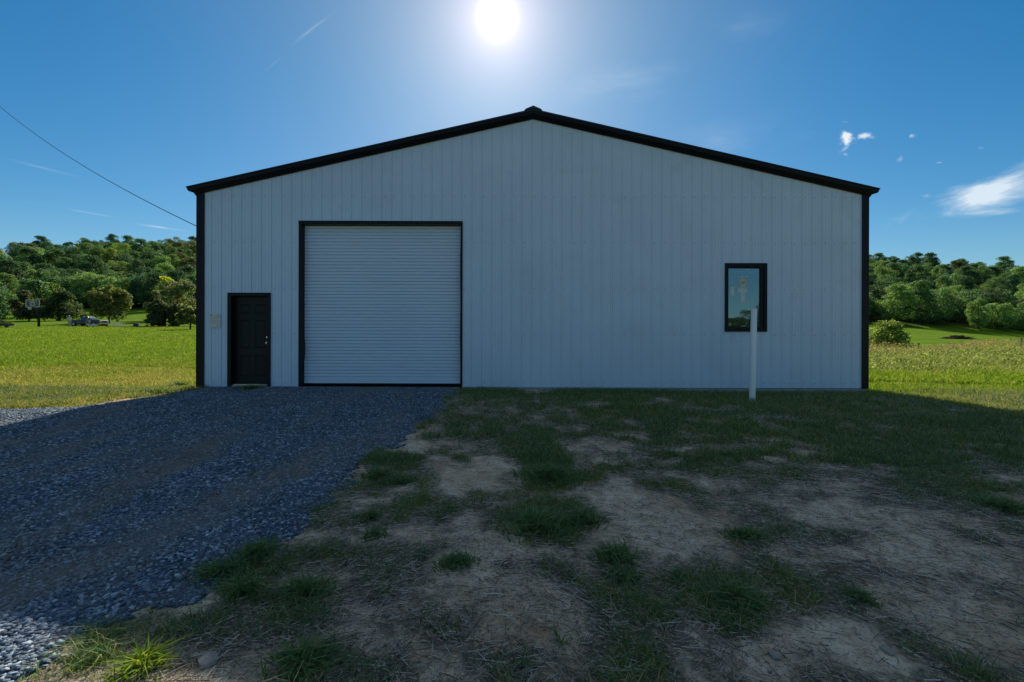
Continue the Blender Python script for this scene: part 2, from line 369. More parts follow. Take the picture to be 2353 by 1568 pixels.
def m_stone():
    m, t = newmat('gravel_stone')
    r = t.n('ShaderNodeNewGeometry').outputs['Random Per Island']
    pos = t.n('ShaderNodeNewGeometry').outputs['Position']
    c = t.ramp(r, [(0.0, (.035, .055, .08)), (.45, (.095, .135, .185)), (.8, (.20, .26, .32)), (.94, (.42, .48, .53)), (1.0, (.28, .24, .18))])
    n = t.noise(t.n('ShaderNodeVectorMath', operation='MULTIPLY', ins={0: pos, 1: (1.25, .30, 1)}).outputs[0], 1.1, 5, .6)
    c = t.mix(t.ramp(n, [(.50, 0.0), (.66, .6)]), c, (.22, .19, .135))
    p = t.n('ShaderNodeBsdfPrincipled', ins={'Base Color': c, 'Roughness': .8, 'Specular IOR Level': .3}); out(t, p.outputs[0]); return m
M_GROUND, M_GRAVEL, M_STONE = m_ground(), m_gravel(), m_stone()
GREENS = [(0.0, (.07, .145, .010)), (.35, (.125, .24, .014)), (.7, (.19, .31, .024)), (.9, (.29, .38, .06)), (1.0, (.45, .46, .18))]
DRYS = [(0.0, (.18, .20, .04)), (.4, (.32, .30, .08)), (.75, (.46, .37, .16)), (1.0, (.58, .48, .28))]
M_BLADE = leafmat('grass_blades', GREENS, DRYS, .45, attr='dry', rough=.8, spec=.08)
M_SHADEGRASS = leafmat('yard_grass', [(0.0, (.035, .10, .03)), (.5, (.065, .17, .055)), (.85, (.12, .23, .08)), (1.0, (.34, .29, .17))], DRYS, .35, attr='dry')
M_STRAW = leafmat('dead_straw', [(0.0, (.08, .07, .05)), (.4, (.24, .20, .15)), (.7, (.50, .44, .34)), (1.0, (.85, .78, .64))], trans=.1)
M_WEED = leafmat('weed_leaves', [(0.0, (.08, .14, .02)), (.4, (.16, .24, .04)), (.75, (.26, .34, .09)), (1.0, (.44, .48, .26))], [(0.0, (.16, .13, .05)), (.5, (.30, .24, .12)), (1.0, (.44, .36, .24))], .45, attr='dry', rough=.6, spec=.2)
M_LEAF = leafmat('tree_leaves', [(0.0, (.45, .5, .55)), (.5, (1.0, 1.05, 1.05)), (.82, (1.5, 1.5, 1.3)), (1.0, (2.6, 2.4, 1.8))], trans=.48, useobj=True, rough=.6, spec=.25)
M_BARK = plain('bark', (.07, .055, .042), .9, 0, .3, 5, .2, .6, 20)
M_BRUSH = plain('dead_brush', (.09, .065, .05), .9, 0, .35, 3, .2)
M_ROCK = plain('pale_field_stone', (.32, .28, .23), .9, 0, .2, 12, .2, .8, 30)

# ------------------------------------------------------------------ ground sheet
def build_ground():
    radii = [0.0]; r = .25
    while r < 1500: radii.append(r); r = r * 1.026 + .012
    radii = np.array(radii[1:])
    fr = np.radians(np.linspace(-66, 66, 520)); bk = np.radians(np.linspace(66, 294, 110))[1:-1]
    A = np.concatenate([fr, bk]); nA, nR = len(A), len(radii)
    X = np.outer(radii, np.sin(A)); Y = np.outer(radii, np.cos(A))
    X = X.ravel(); Y = Y.ravel(); Z = terr(X, Y)
    V = np.stack([X, Y, Z], 1); V = np.vstack([V, [[0, 0, T(0, 0)]]])
    i = np.arange(nR - 1)[:, None] * nA; j = np.arange(nA)[None, :]; j2 = (j + 1) % nA
    Fq = np.stack([i + j, i + j2, i + nA + j2, i + nA + j], -1).reshape(-1, 4)[:, ::-1]
    c = len(V) - 1; jj = np.arange(nA); tri = np.stack([np.full(nA, c), (jj + 1) % nA, jj, jj], 1)
    x, y = V[:, 0], V[:, 1]
    g = grassy(x, y); d = dryness(x, y)
    wd = sst(150, 168, y + (fbm(x, y, .05, 2, 9) - .5) * 10)
    o = npmesh('ground', V, Fq, M_GROUND, attrs={'grass': g, 'dry': d, 'wood': wd}, smooth=True)
    bm = bmesh.new(); bm.from_mesh(o.data); bm.verts.ensure_lookup_table()
    for k in range(nA): bm.faces.new((bm.verts[c], bm.verts[k], bm.verts[(k + 1) % nA])).smooth = True
    bm.to_mesh(o.data); bm.free()
    tag(o, kind='structure')
build_ground()

def build_gravel():
    st = .07
    xs = np.arange(-16, .4, st); ys = np.arange(-5, 10.40, st)
    X, Y = np.meshgrid(xs, ys); gi = gravin(X, Y)
    Z = terr(X, Y) + .012 + .02 * sst(0, .5, gi) + (fbm(X, Y, 5, 3, 31) - .5) * .02
    Z -= .05 * sst(.02, -.12, gi)
    nx = len(xs); idx = np.arange(X.size).reshape(X.shape)
    ok = (gi[:-1, :-1] > -.1) | (gi[1:, 1:] > -.1)
    q = np.stack([idx[:-1, :-1], idx[:-1, 1:], idx[1:, 1:], idx[1:, :-1]], -1)[ok]
    used = np.unique(q); remap = np.full(X.size, -1); remap[used] = np.arange(len(used))
    V = np.stack([X.ravel(), Y.ravel(), Z.ravel()], 1)[used]
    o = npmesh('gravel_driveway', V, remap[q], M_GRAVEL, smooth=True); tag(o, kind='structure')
    # loose stones on it
    def stones(n, y0, y1, s0, s1, power, seed):
        r = np.random.default_rng(seed)
        k = int(n * 3); y = y0 + (y1 - y0) * r.random(k) ** power
        x = (-1.12 * y - .6) + r.random(k) * (xr_grav(y) + .25 + 1.12 * y + .6)
        g = gravin(x, y); keep = r.random(k) < np.clip(g * 6 + .25, 0, 1); x, y, g = x[keep][:n], y[keep][:n], g[keep][:n]; n = len(x)
        s = s0 + (s1 - s0) * r.random(n) ** 2.2
        z = terr(x, y) + .026 * sst(-.1, .5, g) + .25 * s
        cube = np.array([(a, b, c) for a in (-1, 1) for b in (-1, 1) for c in (-1, 1)], float)
        P = cube[None] * (.55 + .45 * r.random((n, 8, 3)))
        P *= (s[:, None] * np.stack([.6 + .5 * r.random(n), .45 + .4 * r.random(n), .25 + .3 * r.random(n)], 1) / 1.0)[:, None, :] * .6
        a = r.random(n) * 6.283; ti = (r.random(n) - .5) * .9
        ca, sa, ct, st_ = np.cos(a), np.sin(a), np.cos(ti), np.sin(ti)
        x1 = P[..., 0] * ct[:, None] - P[..., 2] * st_[:, None]; z1 = P[..., 0] * st_[:, None] + P[..., 2] * ct[:, None]
        P = np.stack([x1 * ca[:, None] - P[..., 1] * sa[:, None], x1 * sa[:, None] + P[..., 1] * ca[:, None], z1], -1)
        P += np.stack([x, y, z], 1)[:, None, :]
        fc = np.array([(0, 1, 3, 2), (4, 6, 7, 5), (0, 4, 5, 1), (2, 3, 7, 6), (0, 2, 6, 4), (1, 5, 7, 3)])
        return P.reshape(-1, 3), (fc[None] + (np.arange(n) * 8)[:, None, None]).reshape(-1, 4)
    V1, F1 = stones(62000, 1.3, 4.2, .008, .029, 1.0, 1); V2, F2 = stones(90000, 4.0, 10.35, .015, .034, 1.0, 2)
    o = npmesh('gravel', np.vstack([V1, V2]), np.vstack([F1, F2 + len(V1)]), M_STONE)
    tag(o, 'loose blue grey crushed stone spread over the driveway', 'gravel', kind='stuff')
build_gravel()

# ------------------------------------------------------------------ grass
def blades(P, h, wd, lean, seed, segs=2):
    """P (n,3) roots; returns V, F (quads)"""
    r = np.random.default_rng(seed); n = len(P)
    a = r.random(n) * 6.283; side = np.stack([np.cos(a), np.sin(a), np.zeros(n)], 1)
    b = r.random(n) * 6.283; ln = lean * (.3 + r.random(n)); dirv = np.stack([np.cos(b) * ln, np.sin(b) * ln, np.zeros(n)], 1)
    h = h[:, None]; wd = wd[:, None]; up = np.array([[0, 0, 1.0]])
    p1 = P + up * h * .55 + dirv * h * .25; p2 = P + up * h * (1 - .25 * np.minimum(ln, 1.5)[:, None]) + dirv * h
    V = np.stack([P - side * wd, P + side * wd, p1 + side * wd * .8, p1 - side * wd * .8, p2 + side * wd * .12, p2 - side * wd * .12], 1).reshape(-1, 3)
    fc = np.array([(0, 1, 2, 3), (3, 2, 4, 5)]); Fq = (fc[None] + (np.arange(n) * 6)[:, None, None]).reshape(-1, 4)
    return V, Fq
def scatter(n, y0, y1, fx0, fx1, power, seed, prob):
    r = np.random.default_rng(seed); k = n * 3
    y = y0 + (y1 - y0) * r.random(k) ** power; x = fx0(y) + (fx1(y) - fx0(y)) * r.random(k)
    keep = r.random(k) < prob(x, y); x, y = x[keep][:n], y[keep][:n]
    return x, y
def patchy(name, sets, mat, label, cat):
    Vs, Fs, D = [], [], []; off = 0
    for V, Fq, d in sets: Vs.append(V); Fs.append(Fq + off); off += len(V); D.append(d)
    o = npmesh(name, np.vstack(Vs), np.vstack(Fs), mat, attrs={'dry': np.concatenate(D)}); tag(o, label, cat, kind='stuff'); return o
def inbuild(x, y): return (x > XL - .02) & (x < XR + .02) & (y > YW - .02) & (y < YW + LEN)
r0 = np.random.default_rng(5)
# sunlit field left
sets = []
def fieldset(n, y0, y1, f0, f1, h0, h1, w0, w1, pw, seed, dr=None, lean=.6, prob=None):
    x, y = scatter(n, y0, y1, f0, f1, pw, seed, prob or (lambda a, b: np.where(inbuild(a, b), 0, np.where(gravin(a, b) > .05, .03, .35 + .65 * grassy(a, b)))))
    r = np.random.default_rng(seed + 100); k = len(x); d = dryness(x, y) if dr is None else dr(x, y)
    cl_ = fbm(x, y, 1.4, 3, seed); h = (h0 + (h1 - h0) * r.random(k)) * (.5 + cl_) * (1 - .45 * d)
    V, Fq = blades(np.stack([x, y, terr(x, y) - .012], 1), h, w0 + (w1 - w0) * r.random(k), lean, seed)
    dd = np.clip(d * 1.1 - .15 + (r.random(k) - .5) * .7, 0, 1)
    return V, Fq, np.repeat(dd, 6)
sets.append(fieldset(60000, 6.5, 16, lambda y: -1.2 * y - 1, lambda y: np.minimum(-7.3, -.70 * y + 1.2), .05, .15, .003, .006, 1.2, 41, lean=.9))
sets.append(fieldset(80000, 15, 34, lambda y: -1.2 * y - 1, lambda y: -.66 * y, .05, .14, .004, .009, 1.3, 42, lean=1.3))
sets.append(fieldset(85000, 28, 76, lambda y: -1.18 * y, lambda y: -.66 * y, .06, .14, .010, .022, 1.1, 43, lean=1.4))
sets.append(fieldset(60000, 4.5, 13, lambda y: np.maximum(7.9, .70 * y - .8), lambda y: 1.22 * y + 1, .04, .12, .003, .006, 1.1, 44, lean=.9))
sets.append(fieldset(45000, 12, 24, lambda y: np.maximum(8.3, .72 * y), lambda y: 1.2 * y, .08, .24, .007, .014, 1.2, 45))
patchy('field_grass', sets, M_BLADE, 'sunlit green and yellowed grass of the open fields', 'grass')
# shaded yard
def shadeset(n, y0, y1, h0, h1, w0, w1, seed, thr=.33, lean=1.0):
    x, y = scatter(n, y0, y1, lambda y: -1.15 * y - .3, lambda y: np.minimum(1.2 * y + .4, 1e9), 1.0, seed,
                   lambda a, b: np.where((gravin(a, b) > -.02) | inbuild(a, b), .012, np.clip((grassy(a, b) - thr) * 2.2, .015, 1) ** 1.5))
    r = np.random.default_rng(seed + 7); k = len(x); g = grassy(x, y)
    h = (h0 + (h1 - h0) * r.random(k) ** 1.3) * (.5 + .8 * g)
    V, Fq = blades(np.stack([x, y, terr(x, y) - .008], 1), h, w0 + (w1 - w0) * r.random(k), lean, seed)
    dd = np.clip((r.random(k) - .55) * 1.5 + .35 * (fbm(x, y, .8, 3, 51) - .4) + .3 * sst(6.5, 9.5, y) * sst(1, 5, x), 0, 1)
    return V, Fq, np.repeat(dd, 6)
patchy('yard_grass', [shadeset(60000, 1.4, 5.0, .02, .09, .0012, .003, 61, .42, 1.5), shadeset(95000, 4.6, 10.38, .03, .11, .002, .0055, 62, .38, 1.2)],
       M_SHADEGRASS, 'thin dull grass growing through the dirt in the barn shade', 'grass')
# straw litter
x, y = scatter(130000, 1.35, 9.8, lambda y: -1.5 - 0 * y, lambda y: 1.2 * y + .4, 1.15, 71,
               lambda a, b: np.where(gravin(a, b) > 0, .0, np.clip(fbm(a, b, 1.1, 4, 72) * 1.6 - .5, .04, 1) * np.clip((grassy(a, b) - .05) * 3.0, .40, 1)))
k = len(x); a = r0.random(k) * 6.283 * .5 + 1.0 * (fbm(x, y, .7, 2, 73) * 6); L = .010 + .05 * r0.random(k) ** 2.6; wd = .0005 + .0010 * r0.random(k)
z = terr(x, y) + .006 + .012 * r0.random(k); tl = (r0.random(k) - .3) * .25
dx, dy = np.cos(a), np.sin(a)
A_ = np.stack([x - dx * L, y - dy * L, z - .0 * L], 1); B_ = np.stack([x + dx * L, y + dy * L, z + tl * L], 1); sd_ = np.stack([-dy * wd, dx * wd, wd * 0], 1); up_ = np.stack([0 * wd, 0 * wd, wd], 1)
V = np.stack([A_ - sd_, A_ + sd_, B_ + sd_, B_ - sd_, A_ + up_ * 2, B_ + up_ * 2], 1).reshape(-1, 3)
fc = np.array([(0, 3, 5, 4), (1, 4, 5, 2), (0, 1, 2, 3)]); Fq = (fc[None] + (np.arange(k) * 6)[:, None, None]).reshape(-1, 4)
o = npmesh('straw_litter', V, Fq, M_STRAW); tag(o, 'grey dead straw and mown stalks littering the bare dirt', 'straw', kind='stuff')
# pebbles and clods in the dirt
x, y = scatter(1500, 1.4, 8, lambda y: -1.5 + 0 * y, lambda y: 1.2 * y, 1.0, 75, lambda a, b: np.where(gravin(a, b) > -.05, 0, .25 + .75 * (gravin(a, b) > -.5)))
r = np.random.default_rng(8); k = len(x); s = .003 + .011 * r.random(k) ** 4
cube = np.array([(a, b, c) for a in (-1, 1) for b in (-1, 1) for c in (-1, 1)], float)
P = cube[None] * (.5 + .5 * r.random((k, 8, 3))) * s[:, None, None] + np.stack([x, y, terr(x, y) + .003], 1)[:, None, :]
fc = np.array([(0, 1, 3, 2), (4, 6, 7, 5), (0, 4, 5, 1), (2, 3, 7, 6), (0, 2, 6, 4), (1, 5, 7, 3)])
o = npmesh('pebbles', P.reshape(-1, 3), (fc[None] + (np.arange(k) * 8)[:, None, None]).reshape(-1, 4), M_ROCK)
tag(o, 'small pebbles and clods strewn over the bare yard dirt', 'pebbles', kind='stuff')
# tall weeds right, before the fence
def weedset(n, y0, y1, h0, h1, w0, w1, seed, dr, lean=.5, hmap=None):
    x, y = scatter(n, y0, y1, lambda y: np.maximum(9.5, .72 * y), lambda y: 1.22 * y, 1.0, seed, lambda a, b: .3 + .7 * fbm(a, b, .5, 3, seed))
    r = np.random.default_rng(seed); k = len(x); u = x / y
    hm = .55 + .9 * fbm(x, y, .35, 3, 83) + .5 * sst(.95, 1.1, u) * sst(20, 28, y)
    h = (h0 + (h1 - h0) * r.random(k)) * hm * (.35 + .65 * sst(y0 - 1, y0 + 5, y))
    V, Fq = blades(np.stack([x, y, terr(x, y) - .02], 1), h, w0 + (w1 - w0) * r.random(k), lean, seed)
    return V, Fq, np.repeat(np.clip(dr + (r.random(k) - .5) * .5, 0, 1), 6)
def weedleaves(n, y0, y1, seed, dr, s0, s1, zf0, zf1):
    x, y = scatter(n, y0, y1, lambda y: np.maximum(9.5, .72 * y), lambda y: 1.22 * y, 1.0, seed, lambda a, b: .1 + .9 * sst(.4, .7, fbm(a, b, .6, 3, seed)))
    r = np.random.default_rng(seed + 1); k = len(x); u = x / y
    hm = (.55 + .9 * fbm(x, y, .35, 3, 83) + .5 * sst(.95, 1.1, u) * sst(20, 28, y)) * (.3 + .7 * sst(y0 - 1, y0 + 5, y))
    z = terr(x, y) + (zf0 + (zf1 - zf0) * r.random(k)) * hm
    V, Fq = blades(np.stack([x, y, z], 1), s0 + (s1 - s0) * r.random(k), .012 + .022 * r.random(k), 2.2, seed)
    return V, Fq, np.repeat(np.clip(dr + (r.random(k) - .5) * .4, 0, 1), 6)
patchy('tall_weeds', [weedset(48000, 16, 37, .28, .62, .004, .011, 81, .18, .7), weedleaves(26000, 17, 37, 86, .05, .05, .15, .08, .52),
                      weedset(4500, 24, 38, .5, .88, .003, .006, 82, .8, .25), weedleaves(5500, 27, 38, 88, .9, .03, .08, .55, .85)],
       M_WEED, 'tall rank weeds with brown seed heads in front of the wire fence', 'weeds')

# grass tufts one can point at
def tuft(name, px, py, rad_, h, n, seed, label, cat='grass tuft', wide=.0035, dry=.1, broad=False, group=None, mat=None):
    x, y = ground_at(px, py); r = np.random.default_rng(seed)
    a = r.random(n) * 6.283; rr = rad_ * np.minimum(np.abs(r.normal(size=n)) * .36, .72)
    ox, oy = np.cos(a) * rr, np.sin(a) * rr
    zz = terr(x + ox, y + oy) - T(x, y) - .008
    n = len(ox); P = np.stack([ox, oy, zz], 1); hh = 1.15 * h * (.35 + .65 * r.random(n)) * np.exp(-(rr / rad_) ** 2 * 1.2)
    V, Fq = blades(P, hh, np.full(n, wide * 1.35) * (.5 + .8 * r.random(n)), 1.3, seed)
    out_ = np.repeat(np.stack([ox, oy, 0 * ox], 1) / max(rad_, .01), 6, 0).reshape(-1, 6, 3); Vr = V.reshape(-1, 6, 3)
    Vr[:, 2:4] += out_[:, 2:4] * (hh * .35)[:, None, None]; Vr[:, 4:] += out_[:, 4:] * (hh * .9)[:, None, None]
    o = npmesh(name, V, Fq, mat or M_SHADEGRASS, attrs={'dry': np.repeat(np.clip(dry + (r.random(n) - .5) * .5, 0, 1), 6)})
    o.location = (x, y, T(x, y)); tag(o, label, cat, group); return o
TF = 'grass tufts standing in the bare yard'
tuft('grass_tuft', 1262, 1100, .42, .17, 900, 1, 'big bright green grass tuft in the middle of the yard', group=TF)
tuft('grass_tuft', 1235, 1215, .34, .16, 700, 2, 'tall green tuft at the near end of the central grass strip', group=TF)
tuft('grass_tuft', 1335, 1200, .26, .13, 420, 3, 'broad tuft on the right side of the central grass strip', group=TF)
tuft('grass_tuft', 870, 1100, .22, .15, 330, 4, 'tall dark tuft beside the gravel edge, left of the bare dirt', group=TF)
tuft('grass_tuft', 918, 1112, .22, .13, 320, 5, 'dark tuft just right of the taller one by the gravel edge', group=TF)
tuft('grass_tuft', 1050, 1298, .17, .08, 420, 6, 'low round tuft alone on pale dirt left of centre', group=TF)
tuft('grass_tuft', 1412, 1285, .20, .12, 330, 7, 'dark tuft just right of the central pale dirt', group=TF)
tuft('grass_tuft', 1440, 1335, .13, .09, 220, 8, 'bright short tuft below the dark one right of centre', group=TF)
tuft('grass_tuft', 1690, 1385, .24, .12, 620, 9, 'large shaggy dark tuft in the straw, right foreground', group=TF)
tuft('grass_tuft', 1972, 1375, .13, .07, 320, 10, 'compact rounded green clump among dead straw at lower right', group=TF)
tuft('grass_tuft', 1715, 1235, .22, .09, 420, 11, 'low dark tuft in line below the window, beyond the shaggy one', group=TF)
tuft('grass_tuft', 560, 1375, .15, .17, 170, 12, 'tall thin upright grasses in the lower left dirt', group=TF)
tuft('grass_tuft', 700, 1375, .22, .13, 480, 13, 'wide dark sprawling tuft in the lower left dirt', group=TF)
tuft('grass_tuft', 850, 1195, .16, .10, 200, 14, 'short spiky tuft between gravel edge and central grass strip', group=TF)
tuft('grass_tuft', 860, 1235, .12, .10, 130, 15, 'small spiky tuft just nearer than the one by the gravel', group=TF)
tuft('grass_tuft', 590, 1280, .22, .12, 420, 16, 'green tuft growing over the edge of the gravel', group=TF)
tuft('grass_tuft', 500, 1325, .2, .11, 330, 17, 'second green tuft on the gravel edge, nearer the camera', group=TF)
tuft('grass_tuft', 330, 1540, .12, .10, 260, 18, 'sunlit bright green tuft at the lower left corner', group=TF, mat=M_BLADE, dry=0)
tuft('grass_tuft', 700, 1530, .2, .11, 360, 19, 'dark tuft at the bottom edge, left of centre', group=TF)
tuft('grass_tuft', 965, 1282, .06, .06, 90, 20, 'tiny dark tuft on pale dirt beside the low round one', group=TF)
tuft('grass_tuft', 1565, 1330, .09, .06, 120, 21, 'small dark tuft left of the shaggy one in the straw', group=TF)
tuft('grass_tuft', 2310, 1170, .3, .12, 500, 22, 'thick dark grass mound at the right edge of the yard', group=TF)
tuft('weed', 1290, 1478, .04, .09, 14, 23, 'lone thin sprig standing on bare dirt near the bottom', 'weed', wide=.004)
tuft('weed', 641, 886, .22, .22, 60, 24, 'leafy weed against the white wall right of the black door', 'weed', wide=.008)
tuft('weed', 575, 898, .5, .15, 520, 25, 'patch of green weeds in front of the black door step', 'weed', wide=.007)
tuft('weed', 672, 883, .08, .35, 14, 26, 'tall thin weed at the foot of the roll-up door frame', 'weed', wide=.006)
tuft('weed', 412, 892, .25, .22, 160, 27, 'spiky weed on the shadow edge left of the barn corner', 'weed', wide=.009)
tuft('weed', 350, 905, .5, .12, 420, 28, 'low leafy weeds along the shadow edge beside the gravel', 'weed', wide=.012)
tuft('weed', 490, 890, .25, .12, 90, 29, 'small weed at the foot of the wall left of the black door', 'weed', wide=.007)

def rock(px, py, s, seed, label, mat=M_ROCK):
    x, y = ground_at(px, py); r = random.Random(seed)
    bm = bmesh.new(); bmesh.ops.create_icosphere(bm, subdivisions=2, radius=1)
    ax = [(Vector((r.uniform(-1, 1), r.uniform(-1, 1), r.uniform(-1, 1))).normalized(), r.uniform(.55, .85)) for _ in range(9)]
    for v in bm.verts:
        for n_, d in ax:
            e = v.co.dot(n_) - d
            if e > 0: v.co -= n_ * e
        v.co = Vector((v.co.x * s * 1.2, v.co.y * s * .9, v.co.z * s * .6))
    me = bpy.data.meshes.new('rock'); bm.to_mesh(me); bm.free(); me.materials.append(mat)
    o = bpy.data.objects.new('rock', me); COL.objects.link(o); o.location = (x, y, T(x, y) + s * .15); o.rotation_euler = (0, 0, r.random() * 6)
    tag(o, label, 'rock', 'loose rocks lying in the yard')
rock(482, 1520, .05, 1, 'rounded tan rock half buried at the lower left')
rock(2014, 1010, .07, 2, 'pale flat rock lying in the shaded grass at right')
rock(2270, 1345 + 0, .02, 3, 'small pale stone in the straw near the right edge')
rock(2052, 1392 - 5, .02, 4, 'small white stone just right of the compact clump')
rock(1780, 1505, .03, 5, 'angular grey rock in the dirt at the bottom right')
rock(2040, 1495, .03, 6, 'flat grey rock right of the angular one at the bottom')
rock(1465, 955, .05, 7, 'whitish stone in thin grass left of the window line')
rock(1582, 1138, .025, 8, 'little pale stone on bare dirt right of the grass strip')
rock(1560, 1410, .03, 9, 'dull brown stone by the shaggy tuft at the bottom')
rock(170, 1122, .03, 12, 'tan stone on the gravel driveway, far left') if False else None
rock(150, 1515, .022, 13, 'pale stone where gravel meets dirt at the lower left')

# ------------------------------------------------------------------ the barn
def ztop(x): return Z_EAVE + SLOPE * ((XR - XL) / 2 - abs(x - (XL + XR) / 2)) + .0
XMID = (XL + XR) / 2
barn = empty('metal_barn', (XMID, YW, 0)); bx0, by0 = -XMID, -YW      # children keep world coordinates
def B(mb, name, mats, parent=None, **kw):
    o = mb.build(name, mats, parent or barn, **kw)
    if parent is None: o.matrix_parent_inverse = Matrix.Translation((bx0, by0, 0))
    return o
tag(barn, 'large white ribbed metal barn with black trim, roll-up door and black entry door', 'barn')
DO = (-4.83, -1.16, 3.76)        # roll-up opening x0, x1, top
EO = (-6.45, -5.53, 2.12)        # entry opening
WO = (4.93, 5.74, 1.36, 2.77)    # window opening
def profile(s0, s1):
    """ribbed sheet: list of (s, out)"""
    P = 9 * .0254; pts = []
    k = math.floor(s0 / P) - 1
    while k * P < s1 + P:
        c = k * P
        for d, h in ((-.036, 0), (-.026, .010), (-.014, .010), (-.008, -.006), (.006, -.006), (.012, 0), (.070, 0), (.076, .004), (.082, 0), (.146, 0), (.152, .004), (.158, 0)): pts.append((c + d, h))
        k += 1
    pts.sort(); xs = [p[0] for p in pts]; hs = [p[1] for p in pts]
    keep = [(s0, float(np.interp(s0, xs, hs)))] + [p for p in pts if s0 < p[0] < s1] + [(s1, float(np.interp(s1, xs, hs)))]
    return keep, xs, hs
def sheet(mb, s0, s1, top, opens, mapf, z0=0.0):
    pts, xs, hs = profile(s0, s1); ss = {round(p[0], 5): p[1] for p in pts}
    for o_ in opens:
        for e in o_[:2]: ss[round(e, 5)] = float(np.interp(e, xs, hs))
    ss = sorted(ss.items())
    for (a, ha), (b, hb) in zip(ss[:-1], ss[1:]):
        m = (a + b) / 2; iv = [(z0, None)]
        segs = []
        cuts = sorted([(o_[2], o_[3]) for o_ in opens if o_[0] < m < o_[1]])
        z = z0
        for c0, c1 in cuts:
            if c0 > z: segs.append((z, c0, c0))
            z = c1
        segs.append((z, top(a), top(b)))
        for z_, ta, tb in segs:
            mb.add([mapf(a, ha, z_), mapf(b, hb, z_), mapf(b, hb, tb), mapf(a, ha, ta)], [(0, 1, 2, 3)])
fw = MB()
# the rib lines are the same along the front
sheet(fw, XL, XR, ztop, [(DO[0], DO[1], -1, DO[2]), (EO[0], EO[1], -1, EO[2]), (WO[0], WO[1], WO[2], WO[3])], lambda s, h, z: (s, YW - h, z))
fw.cur = 1
P9 = 9 * .0254
for zr in (4.36, 3.31, 2.25, 1.21, .105):
    for k_ in range(math.ceil(XL / P9), math.floor(XR / P9) + 1):
        c = k_ * P9 + .05
        if not (XL + .15 < c < XR - .15) or ztop(c) < zr + .02: continue
        if DO[0] - .05 < c < DO[1] + .05 and zr < DO[2] + .05: continue
        if EO[0] - .05 < c < EO[1] + .05 and zr < EO[2] + .05: continue
        if WO[0] - .1 < c < WO[1] + .1 and WO[2] - .1 < zr < WO[3] + .1: continue
        j = random.Random(k_ * 31 + int(zr * 10)); c += j.uniform(-.004, .004); z_ = zr + j.uniform(-.008, .008)
        fw.tube([(c, YW + .002, z_), (c, YW - .006, z_)], .0085, 6)
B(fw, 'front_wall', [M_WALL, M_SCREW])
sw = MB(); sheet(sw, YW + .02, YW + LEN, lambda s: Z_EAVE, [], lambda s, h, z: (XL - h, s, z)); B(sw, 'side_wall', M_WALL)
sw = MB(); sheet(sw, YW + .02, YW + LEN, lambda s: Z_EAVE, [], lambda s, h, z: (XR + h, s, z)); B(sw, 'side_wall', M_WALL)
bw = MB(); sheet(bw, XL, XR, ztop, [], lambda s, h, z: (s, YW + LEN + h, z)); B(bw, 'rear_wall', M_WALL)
# slab and curb
sl = MB(); sl.box(XL + .01, XR - .01, YW - .018, YW + LEN - .02, -.45, -.012); B(sl, 'foundation', M_CONC, bevel=.01)
# roof sheets
for sgn in (-1, 1):
    rf = MB(); x_out = XMID + sgn * ((XR - XL) / 2 + .17); zo = ztop(XMID) - SLOPE * abs(x_out - XMID)
    rf.prism([(XMID, ztop(XMID) + .152), (x_out, zo + .152), (x_out, zo + .144), (XMID, ztop(XMID) + .122)], 1, YW - .165, YW + LEN + .16)
    n_ = int(LEN / P9)
    for k_ in range(n_ + 1):
        yc = YW - .10 + k_ * P9
        rf.prism([(yc - .02, 0), (yc - .008, .018), (yc + .008, .018), (yc + .02, 0)], 0, 0, 1)
        vs = rf.v[-8:]; del rf.v[-8:]
        for v in vs:
            xx = XMID + (x_out - XMID) * v[0]; rf.v.append((xx, v[1], ztop(XMID) + .153 - SLOPE * abs(xx - XMID) + v[2]))
    B(rf, 'roof_panel', M_ROOF)
    # rake trim: drip lip, upper face, lower face running back to the wall
    rk = MB(); prof = [(-.165, .158), (-.165, .147), (-.143, .143), (-.139, .070), (-.116, .063), (-.062, .006), (-.024, -.012), (-.021, .03), (-.03, .15)]
    s0 = XMID; s1 = XMID + sgn * ((XR - XL) / 2 + .15)
    n = len(prof); A1 = []; A2 = []
    for (dy, dz) in prof:
        A1.append((s0, YW + dy, ztop(XMID) + dz))
        e = s1 + (sgn * .03 if dz > .142 else (0 if dz > .06 else -sgn * (.15 * (1 - max(dz, 0) / .07))))
        A2.append((e, YW + dy, ztop(XMID) - SLOPE * abs(e - XMID) + dz))
    rk.add(A1 + A2, [(i, (i + 1) % n, n + (i + 1) % n, n + i) for i in range(n)] + [tuple(range(n, 2 * n))])
    B(rk, 'rake_trim', M_TRIM)
    et = MB(); xe = XMID + sgn * (XR - XL) / 2
    et.prism([(xe + sgn * .03, ztop(xe) - .07), (xe + sgn * .10, ztop(xe) + .02), (xe + sgn * .12, ztop(xe) + .135), (xe + sgn * .03, ztop(xe) + .15)], 1, YW - .02, YW + LEN + .1)
    B(et, 'eave_trim', M_TRIM)
rc = MB()
rc.prism([(XMID - .20, ztop(XMID) + .118), (XMID - .17, ztop(XMID) + .15), (XMID, ztop(XMID) + .222), (XMID + .17, ztop(XMID) + .15), (XMID + .20, ztop(XMID) + .118), (XMID, ztop(XMID) + .158)], 1, YW - .18, YW + LEN + .17)
B(rc, 'ridge_cap', M_ROOF)
